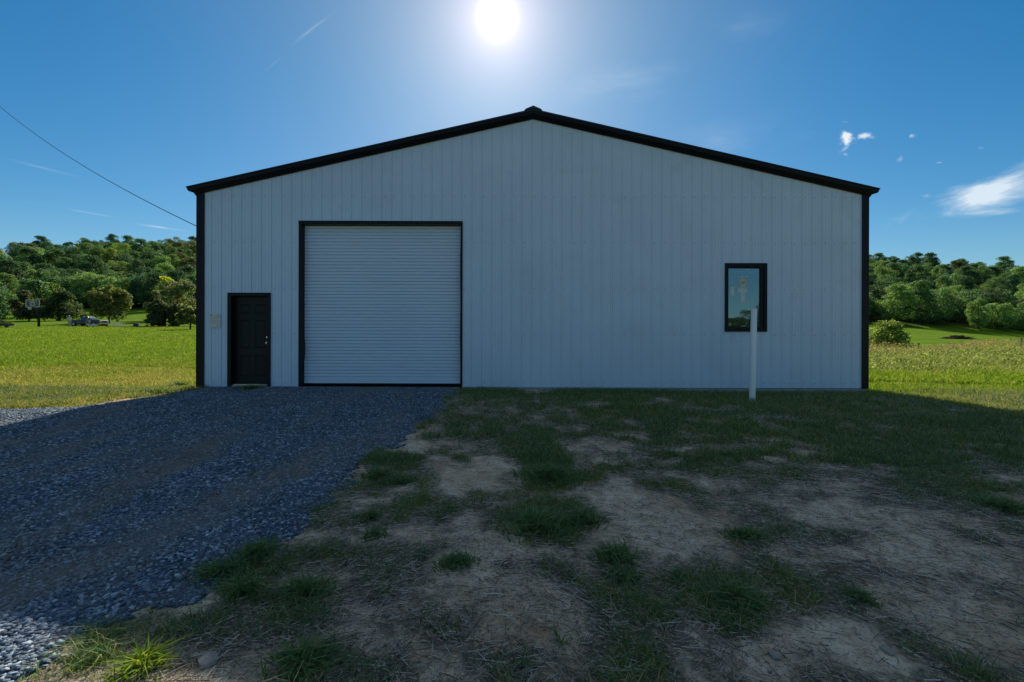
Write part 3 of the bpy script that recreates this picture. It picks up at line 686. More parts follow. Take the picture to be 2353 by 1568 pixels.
for sgn, xc in ((-1, XL), (1, XR)):
    for yy, sy in ((YW, -1), (YW + LEN, 1)):
        ct = MB(); a, b = (xc - .03, xc + .15) if sgn < 0 else (xc - .13, xc + .03)
        ct.box(a, b, yy - .026 if sy < 0 else yy + .021, yy - .021 if sy < 0 else yy + .026, -.01, ztop(xc) + .02)
        xa, xb = (xc - .034, xc - .030) if sgn < 0 else (xc + .030, xc + .034)
        ct.box(xa, xb, yy - .026 if sy < 0 else yy - .12, yy + .12 if sy < 0 else yy + .026, -.01, ztop(xc) + .02)
        B(ct, 'corner_trim', M_TRIM)
# roll-up door
rd = empty('roll_up_door', ((DO[0] + DO[1]) / 2, YW, 0)); rd.parent = barn; rd.matrix_parent_inverse = Matrix.Translation((bx0, by0, 0))
def C(mb, name, mats, par, **kw):
    o = mb.build(name, mats, par, **kw); l = par.location; o.matrix_parent_inverse = Matrix.Translation((-l.x, -l.y, -l.z)); return o
YC = YW + .13
cu = MB(); z = .14; dz = .0762; ncol = 1
prof = [(0, 0.012)]
zs = []
while z < DO[2] + .05:
    for f_, o_ in ((0, .012), (.10, .0), (.18, -.009), (.75, -.009), (.90, .0)): zs.append((z + f_ * dz, o_))
    z += dz
cx0, cx1 = DO[0] + .03, DO[1] - .02
for (za, oa), (zb, ob) in zip(zs[:-1], zs[1:]): cu.add([(cx0, YC + oa, za), (cx1, YC + oa, za), (cx1, YC + ob, zb), (cx0, YC + ob, zb)], [(0, 1, 2, 3)])
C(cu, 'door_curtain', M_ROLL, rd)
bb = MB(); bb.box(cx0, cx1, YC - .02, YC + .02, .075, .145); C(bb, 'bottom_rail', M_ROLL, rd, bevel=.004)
bs = MB(); bs.box(cx0, cx1, YC - .025, YC + .025, .048, .073); C(bs, 'bottom_seal', M_TRIM, rd)
def jamb(x0, x1, xo, wob):
    """jamb liner and face flange, with the dents the left one has"""
    mb = MB(); N = 40; zz = np.linspace(-.03, DO[2] + .005, N)
    inner = [(x1 if xo < x1 else x0)] * N
    for i in range(N - 1):
        for j in (0,):
            za, zb = zz[i], zz[i + 1]; wa, wb = wob(za), wob(zb)
            xi = x1 if xo == x0 else x0
            mb.add([(xo, YW - .024, za), (xi + wa, YW - .030, za), (xi + wb, YW - .030, zb), (xo, YW - .024, zb)], [(0, 1, 2, 3)])
            mb.add([(xi + wa, YW - .030, za), (xi + wa * .6, YC + .03, za), (xi + wb * .6, YC + .03, zb), (xi + wb, YW - .030, zb)], [(0, 1, 2, 3)])
            mb.add([(xo, YW - .024, za), (xo, YW + .02, za), (xo, YW + .02, zb), (xo, YW - .024, zb)], [(0, 1, 2, 3)])
    return mb
wl = lambda z: .028 * math.exp(-((z - .92) / .16) ** 2) - .02 * math.exp(-((z - .45) / .2) ** 2) + .018 * math.exp(-((z - .7) / .1) ** 2)
C(jamb(DO[0] - .04, DO[0] + .035, DO[0] - .04, wl), 'door_jamb', M_TRIM, rd)['label'] = 'dented black jamb left of the roll-up door'
C(jamb(DO[1] - .022, DO[1] + .028, DO[1] + .028, lambda z: .004 * math.sin(z * 4)), 'door_jamb', M_TRIM, rd)
hd = MB(); hd.box(DO[0] - .04, DO[1] + .028, YW - .034, YW - .024, DO[2] - .05, DO[2] + .03); hd.box(DO[0] + .036, DO[1] - .024, YW - .0235, YC + .035, DO[2] - .048, DO[2] - .042)
C(hd, 'door_header', M_TRIM, rd)
# entry door
ed = empty('entry_door', ((EO[0] + EO[1]) / 2, YW, 0)); ed.parent = barn; ed.matrix_parent_inverse = Matrix.Translation((bx0, by0, 0))
fr = MB()
fr.box(EO[0] - .035, EO[0] + .05, YW - .036, YW - .022, -.02, EO[2] + .025); fr.box(EO[0] + .04, EO[0] + .05, YW - .0215, YW + .18, 0, EO[2] - .045)
fr.box(EO[1] - .045, EO[1] + .03, YW - .036, YW - .022, -.02, EO[2] + .025); fr.box(EO[1] - .045, EO[1] - .035, YW - .0215, YW + .18, 0, EO[2] - .045)
fr.box(EO[0] + .051, EO[1] - .046, YW - .036, YW - .022, EO[2] - .045, EO[2] + .025); fr.box(EO[0] + .051, EO[1] - .046, YW - .0215, YW + .18, EO[2] - .045, EO[2] - .035)
C(fr, 'door_frame', M_TRIM, ed)
YD = YW + .11
lf = MB(); lx0, lx1, lz0, lz1 = EO[0] + .052, EO[1] - .047, .075, EO[2] - .047
mid = (lx0 + lx1) / 2
rows = [(.20, .72), (.86, 1.53), (1.67, 1.90)]; cols = [(lx0 + .11, mid - .05), (mid + .05, lx1 - .11)]
def panelgrid():
    xs = [lx0, cols[0][0], cols[0][1], cols[1][0], cols[1][1], lx1]; zz = [lz0] + [v for rr_ in rows for v in rr_] + [lz1]
    for i in range(5):
        for j in range(6 + 1):
            a, b, c, d = xs[i], xs[i + 1], zz[j], zz[j + 1]
            if i in (1, 3) and j in (1, 3, 5):
                ring = [(0, 0), (.014, .012), (.030, .012), (.048, .003)]
                prev = None
                for off, dp in ring:
                    q = [(a + off, YD + dp, c + off), (b - off, YD + dp, c + off), (b - off, YD + dp, d - off), (a + off, YD + dp, d - off)]
                    if prev: lf.add(prev + q, [(0, 1, 5, 4), (1, 2, 6, 5), (2, 3, 7, 6), (3, 0, 4, 7)])
                    prev = q
                lf.add(prev, [(0, 1, 2, 3)])
            else: lf.add([(a, YD, c), (b, YD, c), (b, YD, d), (a, YD, d)], [(0, 1, 2, 3)])
panelgrid()
leafo = C(lf, 'door_leaf', M_DOOR, ed)
def D(mb, name, mats, par, **kw):
    o = mb.build(name, mats, par, **kw); o.matrix_parent_inverse = par.matrix_world.inverted() if False else Matrix.Translation((0, 0, 0)); return o
xk = lx1 - .065
kb = MB(); kb.tube([(xk, YD, 1.00), (xk, YD - .012, 1.00)], .033, 16); kb.tube([(xk, YD - .012, 1.00), (xk, YD - .035, 1.00)], .012, 10)
kb.tube([(xk, YD - .034, 1.00), (xk, YD - .045, 1.00), (xk, YD - .06, 1.0), (xk, YD - .07, 1.00)], [.016, .027, .027, .014], 16)
C(kb, 'door_knob', M_NICKEL, ed, smooth=False)
db = MB(); db.tube([(xk, YD, 1.135), (xk, YD - .018, 1.135), (xk, YD - .026, 1.135)], [.031, .031, .022], 16); C(db, 'deadbolt', M_NICKEL, ed)
th = MB(); th.box(lx0, lx1, YW + .02, YW + .16, .035, .055); C(th, 'threshold', M_ALU, ed)
sp_ = MB(); sp_.box(EO[0] + .005, EO[1] - .005, YW - .01, YW + .14, -.3, .033); C(sp_, 'door_step', M_CONC, ed)
sw_ = MB(); sw_.box(lx0, lx1, YD - .008, YD - .002, .060, .095); C(sw_, 'door_sweep', M_TRIM, ed)
# window
wn = empty('window', ((WO[0] + WO[1]) / 2, YW, WO[2])); wn.parent = barn; wn.matrix_parent_inverse = Matrix.Translation((bx0, by0, 0))
wf = MB()
a, b, c, d = WO[0] - .075, WO[1] + .075, WO[2] - .075, WO[3] + .08
i0, i1, i2, i3 = WO[0] + .025, WO[1] - .075, WO[2] + .035, WO[3] - .035
YG = YW + .035
for (q0, q1, y_) in (((a, b, c, d), (WO[0] - .01, WO[1] + .01, WO[2] - .01, WO[3] + .01), (YW - .030, YW - .030)), ((WO[0] - .01, WO[1] + .01, WO[2] - .01, WO[3] + .01), (WO[0], WO[1], WO[2], WO[3]), (YW - .030, YW + .0)),
                     ((WO[0], WO[1], WO[2], WO[3]), (i0 - .01, i1 + .01, i2 - .01, i3 + .01), (YW, YW + .004)), ((i0 - .01, i1 + .01, i2 - .01, i3 + .01), (i0, i1, i2, i3), (YW + .004, YG + .003)),
                     ((a, b, c, d), (a + .002, b - .002, c + .002, d - .002), (YW - .030, YW + .005))):
    A = [(q0[0], y_[0], q0[2]), (q0[1], y_[0], q0[2]), (q0[1], y_[0], q0[3]), (q0[0], y_[0], q0[3])]
    Bq = [(q1[0], y_[1], q1[2]), (q1[1], y_[1], q1[2]), (q1[1], y_[1], q1[3]), (q1[0], y_[1], q1[3])]
    wf.add(A + Bq, [(0, 1, 5, 4), (1, 2, 6, 5), (2, 3, 7, 6), (3, 0, 4, 7)])
C(wf, 'window_frame', M_TRIM, wn)
mg, t = newmat('window_glass')
lw = t.n('ShaderNodeFresnel', ins={'IOR': 1.5}).outputs[0]
gl = t.n('ShaderNodeBsdfGlossy', ins={'Color': (.62, .86, 1.0, 1), 'Roughness': .01}); tp = t.n('ShaderNodeBsdfTransparent', ins={'Color': (.55, .66, .66, 1)})
bpn = t.n('ShaderNodeBump', ins={'Strength': .05, 'Distance': .002, 'Height': t.noise(t.n('ShaderNodeNewGeometry').outputs['Position'], 3, 2)})

mx = t.n('ShaderNodeMixShader', ins={0: t.m('ADD', t.m('MULTIPLY', lw, 1.8), .085), 1: tp.outputs[0], 2: gl.outputs[0]}); out(t, mx.outputs[0])
pn = MB(); pn.box(i0, i1, YG, YG + .006, i2, i3)
pane = C(pn, 'window_pane', mg, wn)
def onpane(mb, name, mat, dy=0): 
    o = mb.build(name, mat, pane); o.matrix_parent_inverse = pane.matrix_parent_inverse.copy() if False else Matrix.Identity(4)
    return o
def wx(px): return (px - 1176) / 100.3
def wz(py): return CAMZ + (784 - py) / 100.3
def rect(mb, x0, x1, y0, y1, yy): mb.box(wx(x0), wx(x1), yy, yy + .0012, wz(y1), wz(y0))
fx = lambda v: (2120 + v * 140 / 1045) * .78433; fy = lambda v: (770 + v * 210 / 1568) * .78433
s1 = MB(); yy = YG - .003
for (a_, b_, c_, d_) in ((303, 522, 290, 300), (303, 522, 318, 324), (303, 522, 524, 530), (303, 309, 300, 524), (516, 522, 300, 524)): rect(s1, fx(a_), fx(b_), fy(c_), fy(d_), yy)
onpane(s1, 'sticker_border', M_STICK)
s2 = MB(); s2.tube([(wx(fx(410)), YG - .001, wz(fy(425))), (wx(fx(410)), YG - .004, wz(fy(425)))], 92 * 140 / 1045 * .78433 / 100.3, 32); sticker = onpane(s2, 'round_sticker', M_STICKY)
s3 = MB(); rect(s3, fx(298), fx(505), fy(545), fy(635), yy); rect(s3, fx(358), fx(455), fy(636), fy(868), yy); onpane(s3, 'glass_label', M_STICK)
s4 = MB(); rect(s4, fx(135), fx(222), fy(512), fy(714), yy); onpane(s4, 'glass_label', M_STICK)
fcu = bpy.data.curves.new('lettering', 'FONT'); fcu.body = 'Pella'; fcu.size = .068; fcu.shear = .35; fcu.align_x = 'CENTER'; fcu.align_y = 'CENTER'; fcu.extrude = .0006; fcu.offset = 0
tmp = bpy.data.objects.new('lettering_curve', fcu); COL.objects.link(tmp); bpy.context.view_layer.update()
tme = bpy.data.meshes.new_from_object(tmp.evaluated_get(bpy.context.evaluated_depsgraph_get())); bpy.data.objects.remove(tmp)
tme.materials.clear(); tme.materials.append(M_STINK)
lt = bpy.data.objects.new('lettering', tme); COL.objects.link(lt); lt.parent = pane
lt.location = (wx(fx(410)), YG - .0055, wz(fy(425))); lt.rotation_euler = (rad(90), rad(-14), 0)
bl = MB(); bl.box(i0, i1, YG + .05, YG + .09, i3 - .10, i3 - .02); bl.box(i0, i1, YG + .05, YG + .07, i3 - .155, i3 - .15)
C(bl, 'blind_rail', M_STICK, wn)
# inner darkness of the frame: liner around the opening
for q_ in (WO[0] - .02, WO[1]): ln = MB(); ln.box(q_, q_ + .02, YW + .02, YW + .16, WO[2], WO[3]); C(ln, 'window_liner', M_DARKIN, wn)
bpy.context.view_layer.update()

# notice on the wall
nt = empty('paper_notice', (wx(497), YW - .027, wz(739)))
tag(nt, 'weathered paper notice in a clear sleeve fixed left of the black door', 'notice')
pb = MB(); pb.box(-.125, .125, 0, .002, -.155, .155); pb.build('sheet', M_PAPER, nt)
ik = MB(); rr = random.Random(4)
for k_ in range(15):
    zz_ = .13 - k_ * .018
    if k_ in (4, 9): ik.box(-.115, .115, -.0012, -.0002, zz_ - .003, zz_ + .003); continue
    xx = -.11 + (rr.random() * .02)
    while xx < .10:
        L_ = rr.uniform(.012, .04)
        if rr.random() < .72: ik.box(xx, min(xx + L_, .112), -.0012, -.0002, zz_ - .0025, zz_ + .0025)
        xx += L_ + .008
ik.build('faded_print', M_INK, nt)
pk = MB(); pk.box(-.095, -.07, -.0035, -.0013, .11, .135); pk.build('stamp', plain('dark_stamp', (.05, .07, .10)), nt)

# standing pipe
pp = MB(); xb, yb = 4.83, 9.15; zb = T(xb, yb); h_ = 1.725 - zb; rO, rI = .0585, .052; n = 28; lean = .035
ring = lambda z, r_: [(r_ * math.cos(2 * math.pi * j / n) + lean * z / h_, r_ * math.sin(2 * math.pi * j / n), z) for j in range(n)]
R_ = [ring(-.1, rO), ring(h_, rO), ring(h_, rI), ring(h_ - 1.2, rI)]
pp.add([v for q in R_ for v in q], [(i * n + j, i * n + (j + 1) % n, (i + 1) * n + (j + 1) % n, (i + 1) * n + j) for i in range(3) for j in range(n)])
po = pp.build('plastic_pipe', M_PVC, None, smooth=False, loc=(xb, yb, zb)); tag(po, 'white plastic pipe standing upright in the ground before the window', 'pipe')
for pl in po.data.polygons: pl.use_smooth = abs(pl.normal.z) < .5

# ------------------------------------------------------------------ trees
def leaves(blobs, n, s, seed, up=.35, zmin=None):
    r = np.random.default_rng(seed); bc = np.array([b[:3] for b in blobs]); br = np.array([b[3:6] for b in blobs])
    p = br.prod(1) ** (2 / 3); idx = r.choice(len(blobs), n, p=p / p.sum())
    d = r.normal(size=(n, 3)); d /= np.linalg.norm(d, axis=1)[:, None]; d[:, 2] = np.where(r.random(n) < .55, np.abs(d[:, 2]), d[:, 2])
    rr_ = .62 + .42 * r.random(n) ** .6
    rr_ *= 1 + .18 * np.sin(d[:, 0] * 7 + idx) * np.cos(d[:, 1] * 6 + idx * 2)
    C_ = bc[idx] + d * br[idx] * rr_[:, None]
    if zmin is not None: C_[:, 2] = np.maximum(C_[:, 2], zmin + r.random(n) * .3)
    nrm = d + r.normal(size=(n, 3)) * .65 + np.array([0, 0, up]); nrm /= np.linalg.norm(nrm, axis=1)[:, None]
    t1 = np.cross(nrm, r.normal(size=(n, 3))); t1 /= np.linalg.norm(t1, axis=1)[:, None]; t2 = np.cross(nrm, t1)
    sz = (s * (.55 + .9 * r.random(n)))[:, None]
    V = np.stack([C_ - t1 * sz, C_ + t2 * sz * .55, C_ + t1 * sz, C_ - t2 * sz * .55], 1).reshape(-1, 3)
    return V, np.arange(n * 4).reshape(-1, 4)
def treeproto(kind, H, R, cb, nb, nl, ls, seed, shape='dome', trunks=1, hi=None):
    """crown of leaf clumps round limbs. cb: height where the crown starts"""
    r = random.Random(seed); root = empty(kind); blobs = []
    for i in range(nb):
        a = r.random() * 6.283; t = r.random()
        z = cb + (H - cb) * (.08 + .88 * t)
        tt = (z - cb) / (H - cb)
        if shape == 'dome': env = math.sqrt(max(.02, 1 - (max(0, tt - .38) / .66) ** 2)) * (.72 + .28 * min(1, tt / .3))
        elif shape == 'cone': env = (1 - tt) ** .75 * .95 + .08
        elif shape == 'bush': env = math.sqrt(max(.02, 1 - tt ** 2.0))
        else: env = math.sin(math.pi * min(.97, .12 + tt * .86)) ** .7
        rr_ = R * env * (.35 + .62 * r.random() ** .55)
        s = R * r.uniform(.25, .40) * (1.1 - .25 * tt)
        blobs.append((math.cos(a) * rr_, math.sin(a) * rr_, z - s * .3, s * r.uniform(.9, 1.25), s * r.uniform(.9, 1.25), s * r.uniform(.72, .98)))
    V, Fq = leaves(blobs, nl, ls, seed, zmin=.05 if shape == 'bush' else None)
    crown = npmesh('crown', V, Fq, M_LEAF, root)
    tk = MB(); br_ = .016 * H + .05
    for k_ in range(trunks):
        a = r.random() * 6.283; ofs = 0 if trunks == 1 else R * .13
        bx_, by_ = math.cos(a + k_ * 3) * ofs, math.sin(a + k_ * 3) * ofs
        pts = [(bx_, by_, -.5), (bx_, by_, 0.15), (bx_ * 1.2, by_ * 1.2, cb * .7 + .3), (bx_ * 1.6 + r.uniform(-.2, .2), by_ * 1.6, (cb + H) * .42), (bx_ * 1.8, by_ * 1.8, H * .82)]
        tk.tube(pts, [br_ * 1.5, br_ * 1.1, br_ * .85, br_ * .5, br_ * .1], 8)
    for b_ in sorted(blobs, key=lambda q: q[2])[::max(1, nb // 12)]:
        z0 = max(cb * .6, b_[2] - R * .55); z0 = min(z0, H * .75)
        tk.tube([(0, 0, z0), (b_[0] * .5, b_[1] * .5, z0 + (b_[2] - z0) * .6), (b_[0] * .95, b_[1] * .95, b_[2])], [br_ * .4, br_ * .25, br_ * .08], 5)
    tk.build('trunk', M_BARK, root, smooth=True)
    return root
def tint(root, c):
    for ch in root.children:
        if ch.name.startswith('crown'): ch.color = tuple(c) + (1,)
protos = [treeproto('broadleaf_tree', 17, 6.6, 2.0, 58, 13000, .27, 1), treeproto('broadleaf_tree', 19, 6.0, 2.4, 54, 12000, .27, 2, 'oval'),
          treeproto('broadleaf_tree', 15, 7.0, 1.6, 60, 13000, .27, 3), treeproto('broadleaf_tree', 18, 5.6, 2.0, 50, 12000, .26, 4, 'oval'),
          treeproto('broadleaf_tree', 16, 6.4, 1.6, 46, 12000, .29, 5)]
PAL = {'dark green': (.045, .105, .052), 'mid green': (.085, .175, .075), 'fresh green': (.14, .25, .085), 'yellow green': (.20, .27, .06),
       'olive': (.105, .145, .06), 'russet': (.20, .14, .06), 'bluish green': (.050, .130, .080)}
nextp = [0]; used = [False] * len(protos)
def place_tree(x, y, sc, cname, label, group, pi=None, sz=1.0):
    R2 = random.Random(int(x * 13 + y * 7)); pi = R2.randrange(len(protos)) if pi is None else pi
    c = PAL[cname]; j = R2.uniform(.82, 1.2); col = (c[0] * j, c[1] * j, c[2] * j, 1)
    loc = (x, y, T(x, y) - .1); rz = R2.random() * 6.28; s3 = (sc * R2.uniform(.9, 1.1), sc * R2.uniform(.9, 1.1), sc * R2.uniform(.88, 1.12) * sz)
    if not used[pi]:
        used[pi] = True; o = protos[pi]; o.location = loc; o.rotation_euler = (0, 0, rz); o.scale = s3; tint(o, col[:3])
    else: o = dup(protos[pi], loc, rz, s3, col)
    tag(o, label, 'tree', group); return o
R1 = random.Random(11)
def row_word(d): return 'at the foot of' if d < 176 else 'low on' if d < 208 else 'half way up' if d < 245 else 'high on' if d < 300 else 'topping'
LABS = set()
def wood(u0, u1, rows, side, group, weights):
    for ri, d in enumerate(rows):
        step = 8.0 + d * .010; x = u0 * d + R1.random() * step
        while x < u1 * d:
            xx = x + R1.uniform(-2.2, 2.2); yy = d + R1.uniform(-5.5, 5.5)
            cname = R1.choices(list(PAL), weights)[0]
            if ri > len(rows) - 4 and cname in ('fresh green', 'yellow green') and R1.random() < .5: cname = 'dark green'
            if d < 180 and cname in ('yellow green', 'russet'): cname = 'dark green'
            scl_ = R1.uniform(.56, .92) * (.92 if d < 180 else .95); pi = R1.randrange(5); tries = 0
            f_ = abs(xx / yy); pos = ('nearest barn', 'midway', 'outermost')[min(2, max(0, int((f_ - (.66 if side == 'left' else .74)) / .13)))]
            while True:                                             # another shape or size until the tree can be told apart
                shp = ('domed', 'tall oval', 'wide', 'slender', 'full')[pi]; size = 'small' if scl_ < .62 else 'middling' if scl_ < .73 else 'big'
                lab = f'{size} {shp} {cname} tree {row_word(d)} the {side} hill, {pos}'; tries += 1
                if lab not in LABS or tries > 12: break
                pi = (pi + 1) % 5
                if tries % 5 == 0: scl_ = {'small': .68, 'middling': .82, 'big': .58}[size]
            LABS.add(lab); place_tree(xx, yy, scl_, cname, lab, group, pi)
            x += step * R1.uniform(.85, 1.2)
ROWS = [162, 172, 185, 200, 217, 236, 257, 280, 304, 326, 340]
wood(-1.20, -.57, ROWS, 'left', 'trees of the wooded hill left of the barn', [26, 28, 22, 5, 12, 1.2, 10])
wood(.62, 1.18, ROWS, 'right', 'trees of the wooded hill right of the barn', [20, 30, 26, 6, 10, .3, 10])

def single(px, depth, H, R, cb, cname, seed, label, shape='dome', trunks=1, name='broadleaf_tree', nl=9000, ls=.2, nb=40, col=None):
    o = treeproto(name, H, R, cb, nb, nl, ls, seed, shape, trunks); x = at(px, depth); o.location = (x, depth, T(x, depth) - .05)
    tint(o, col or PAL[cname]); tag(o, label, 'tree'); return o
single(250, 88, 7.2, 3.1, 1.2, 'olive', 21, 'rounded tree with a reddish right side standing behind the pickup truck', col=(.13, .16, .05))
single(140, 99, 6.4, 3.5, .8, 'dark green', 22, 'broad dark spreading tree right of the basketball hoop', 'cone', 3, col=(.055, .095, .035))
single(80, 112, 9.3, 3.3, 1.2, 'mid green', 23, 'tall domed green tree behind the basketball hoop')
single(66, 97, 6.5, 2.4, .6, 'dark green', 24, 'dull brown green tree right behind the basketball backboard', col=(.08, .095, .045))
single(116, 118, 9.0, 3.0, 1.0, 'fresh green', 25, 'light green crown between the dome tree and the dark spreading tree', col=(.11, .19, .05))
single(378, 73, 4.1, 2.1, .5, 'dark green', 26, 'dark low tree with two trunks near the barn corner', trunks=3, col=(.06, .085, .035))
single(437, 55, 2.6, 1.1, 1.0, 'olive', 27, 'small bent yellowish tree beside the left barn corner', col=(.17, .19, .06))
single(408, 100, 9.0, 3.7, 1.0, 'bluish green', 28, 'tall grey green tree behind the two-trunk tree near the barn', col=(.15, .19, .085))
single(372, 104, 7.2, 2.8, 1.0, 'olive', 29, 'grey olive tree left of the tall grey green one', col=(.13, .16, .07))
single(380, 150, 11.5, 2.5, 5.0, 'yellow green', 30, 'bright yellow leafed tree at the edge of the wood left of the barn', 'oval', col=(.50, .54, .04))
single(4, 135, 5.0, 2.9, .3, 'olive', 31, 'round yellow green tree at the left edge of the field', 'bush', col=(.24, .25, .04))
single(-40, 100, 9, 4.5, .5, 'mid green', 32, 'green tree leaning in from beyond the left edge')
single(46, 150, 4.5, 3.2, .3, 'yellow green', 33, 'small pale yellow bush in front of the wood, above the hoop', 'bush', nl=3000, col=(.22, .24, .06))
b_ = single(2042, 44, 2.75, 1.65, .05, 'fresh green', 34, 'rounded big-leafed bush in front of the meadow right of the barn', 'bush', name='leafy_bush', nl=7000, ls=.095, nb=60, col=(.19, .26, .06)); b_['category'] = 'bush'
b_ = single(1996, 46, 1.5, 1.0, .05, 'mid green', 35, 'low dark green bush half hidden by the right barn corner', 'bush', name='leafy_bush', nl=1500, ls=.07, nb=14); b_['category'] = 'bush'
# trees behind the camera, mirrored in the window
for k_, (x_, y_, s_) in enumerate(((76, -150, .50), (83, -152, .62), (90, -150, .80), (98, -152, .95), (107, -150, .95), (117, -155, 1.0), (128, -158, 1.0))):
    place_tree(x_, y_, s_, ['dark green', 'mid green', 'olive'][k_ % 3], f'{["smallest", "second smallest", "middling", "tall", "second tall", "third tall", "tallest"][k_]} tree of the dark row mirrored in the barn window', 'trees mirrored in the window')

# ------------------------------------------------------------------ things in the left field
def paint(name, c, rough=.35, coat=.15): return plain(name, c, rough, 0, .06, 2, .5, coat=coat)
M_NAVY = paint('dark_blue_car_paint', (.012, .018, .045)); M_RUB = plain('rubber', (.02, .02, .02), .8); M_CHR = plain('chrome', (.6, .62, .65), .15, 1)
M_GLS = plain('vehicle_glass', (.03, .06, .07), .05, 0, .05, 2, .8); M_LAMP = plain('lamp_lens', (.6, .6, .58), .1); M_WHITE = plain('white_paint', (.72, .72, .70), .5)
M_RED = plain('red_plastic', (.35, .02, .015), .4); M_BLK = plain('black_plastic', (.015, .016, .018), .4); M_GREY = plain('grey_metal', (.35, .36, .36), .5, .3)
def truck():
    x, y = at(204, 77), 77
    o = empty('pickup_truck', (x, y, T(x, y) - .12), rad(0)); tag(o, 'dark blue pickup truck parked on the grass behind two people', 'pickup truck')
    # +x is the front of the truck
    b = MB(); b.box(-2.6, 2.55, -.88, .88, .45, .92); b.build('chassis', M_NAVY, o, bevel=.06)
    h = MB(); h.prism([(.95, .90), (2.5, .90), (2.58, 1.0), (2.45, 1.08), (1.0, 1.16)], 1, -.85, .85); h.build('hood', M_NAVY, o, bevel=.03)
    c = MB(); c.add([(-.75, -.86, .92), (1.05, -.86, .92), (1.05, .86, .92), (-.75, .86, .92), (-.62, -.72, 1.62), (.42, -.72, 1.62), (.42, .72, 1.62), (-.62, .72, 1.62)],
                    [(0, 1, 2, 3), (4, 5, 6, 7), (0, 1, 5, 4), (1, 2, 6, 5), (2, 3, 7, 6), (3, 0, 4, 7)])
    cab = c.build('cab', M_NAVY, o, bevel=.03)
    g = MB(); g.add([(1.01, -.76, 1.03), (1.01, .76, 1.03), (.50, .66, 1.56), (.50, -.66, 1.56)], [(0, 1, 2, 3)]); v = [Vector(q) for q in g.v]
    g.v = [tuple(q + Vector((.03, 0, .02))) for q in v]; g.build('windshield', M_GLS, cab)
    for s in (-1, 1):
        q = MB(); q.add([(-.62, s * .862, 1.0), (.10, s * .862, 1.0), (.10, s * .748, 1.54), (-.56, s * .748, 1.54)], [(0, 1, 2, 3)]); q.build('side_window', M_GLS, cab)
        q = MB(); q.add([(.16, s * .862, 1.0), (.86, s * .862, 1.0), (.42, s * .748, 1.54), (.16, s * .748, 1.54)], [(0, 1, 2, 3)]); q.build('side_window', M_GLS, cab)
        q = MB(); q.box(.72, .82, s * .88, s * 1.05, 1.0, 1.14); q.build('mirror', M_BLK, o)
    bed = MB(); bed.box(-2.6, -.78, -.9, -.84, .9, 1.08); bed.box(-2.6, -.78, .84, .9, .9, 1.08); bed.box(-2.64, -2.58, -.84, .84, .9, 1.08); bed.build('bed', M_NAVY, o)
    gr = MB(); gr.box(2.56, 2.62, -.45, .45, .68, .93); gr.build('grille', M_BLK, o)
    e = MB(); e.box(2.60, 2.65, -.48, .48, .92, .95); e.box(2.60, 2.65, -.48, .48, .65, .68); e.build('grille_trim', M_CHR, o)
    for s in (-1, 1): l = MB(); l.box(2.55, 2.62, s * .52, s * .84, .72, .92); l.build('headlight', M_LAMP, o)
    bp = MB(); bp.box(2.55, 2.75, -.9, .9, .42, .60); bp.build('bumper', M_CHR, o, bevel=.03)
    for xx in (-1.75, 1.65):
        for s in (-1, 1):
            t_ = MB(); t_.tube([(xx, s * .70, .37), (xx, s * .93, .37)], .37, 20); wh = t_.build('wheel', M_RUB, o)
            t_ = MB(); t_.tube([(xx, s * .932, .37), (xx, s * .945, .37)], .21, 14); t_.build('rim', M_GREY, wh)
truck()

def skin(name, joints, edges, mats, parent, sub=2):
    me = bpy.data.meshes.new(name); me.from_pydata([j[:3] for j in joints], edges, []); o = bpy.data.objects.new(name, me); COL.objects.link(o); o.parent = parent
    me.materials.append(mats); md = o.modifiers.new('skin', 'SKIN'); md.use_smooth_shade = True
    for i, j in enumerate(joints): me.skin_vertices[0].data[i].radius = (j[3], j[4] if len(j) > 4 else j[3])
    me.skin_vertices[0].data[0].use_root = True
    ss = o.modifiers.new('sub', 'SUBSURF'); ss.levels = ss.render_levels = sub; return o
M_SKIN = plain('skin_tone', (.42, .25, .17), .55); M_SKIN2 = plain('skin_tone_tanned', (.36, .2, .13), .55); M_HAIR = plain('blond_hair', (.55, .40, .24), .6); M_HAIR2 = plain('brown_hair', (.10, .07, .045), .7)
def hand(mb, wx_, wy_, wz_, d, up=(0, 0, -1)):
    """palm and five short fingers hanging from a wrist"""
    w0 = Vector((wx_, wy_, wz_)); dn = Vector(up).normalized(); sd2 = Vector((0, 1, 0)) if abs(dn.y) < .7 else Vector((1, 0, 0)); nr = dn.cross(sd2)
    mb.tube([w0 - dn * .02, w0 + dn * .03, w0 + dn * .09], [.028, .040, .036], 8)
    for k_, (o_, L_) in enumerate(((-.03, .065), (-.01, .08), (.01, .075), (.03, .055))):
        p = w0 + dn * .08 + sd2 * o_; mb.tube([p, p + dn * L_ * .5 + nr * d * .01, p + dn * L_ + nr * d * .03], [.010, .009, .007], 6)
    p = w0 + dn * .03 + sd2 * .035; mb.tube([p, p + sd2 * .025 + dn * .03, p + sd2 * .03 + dn * .06], [.012, .010, .008], 6)
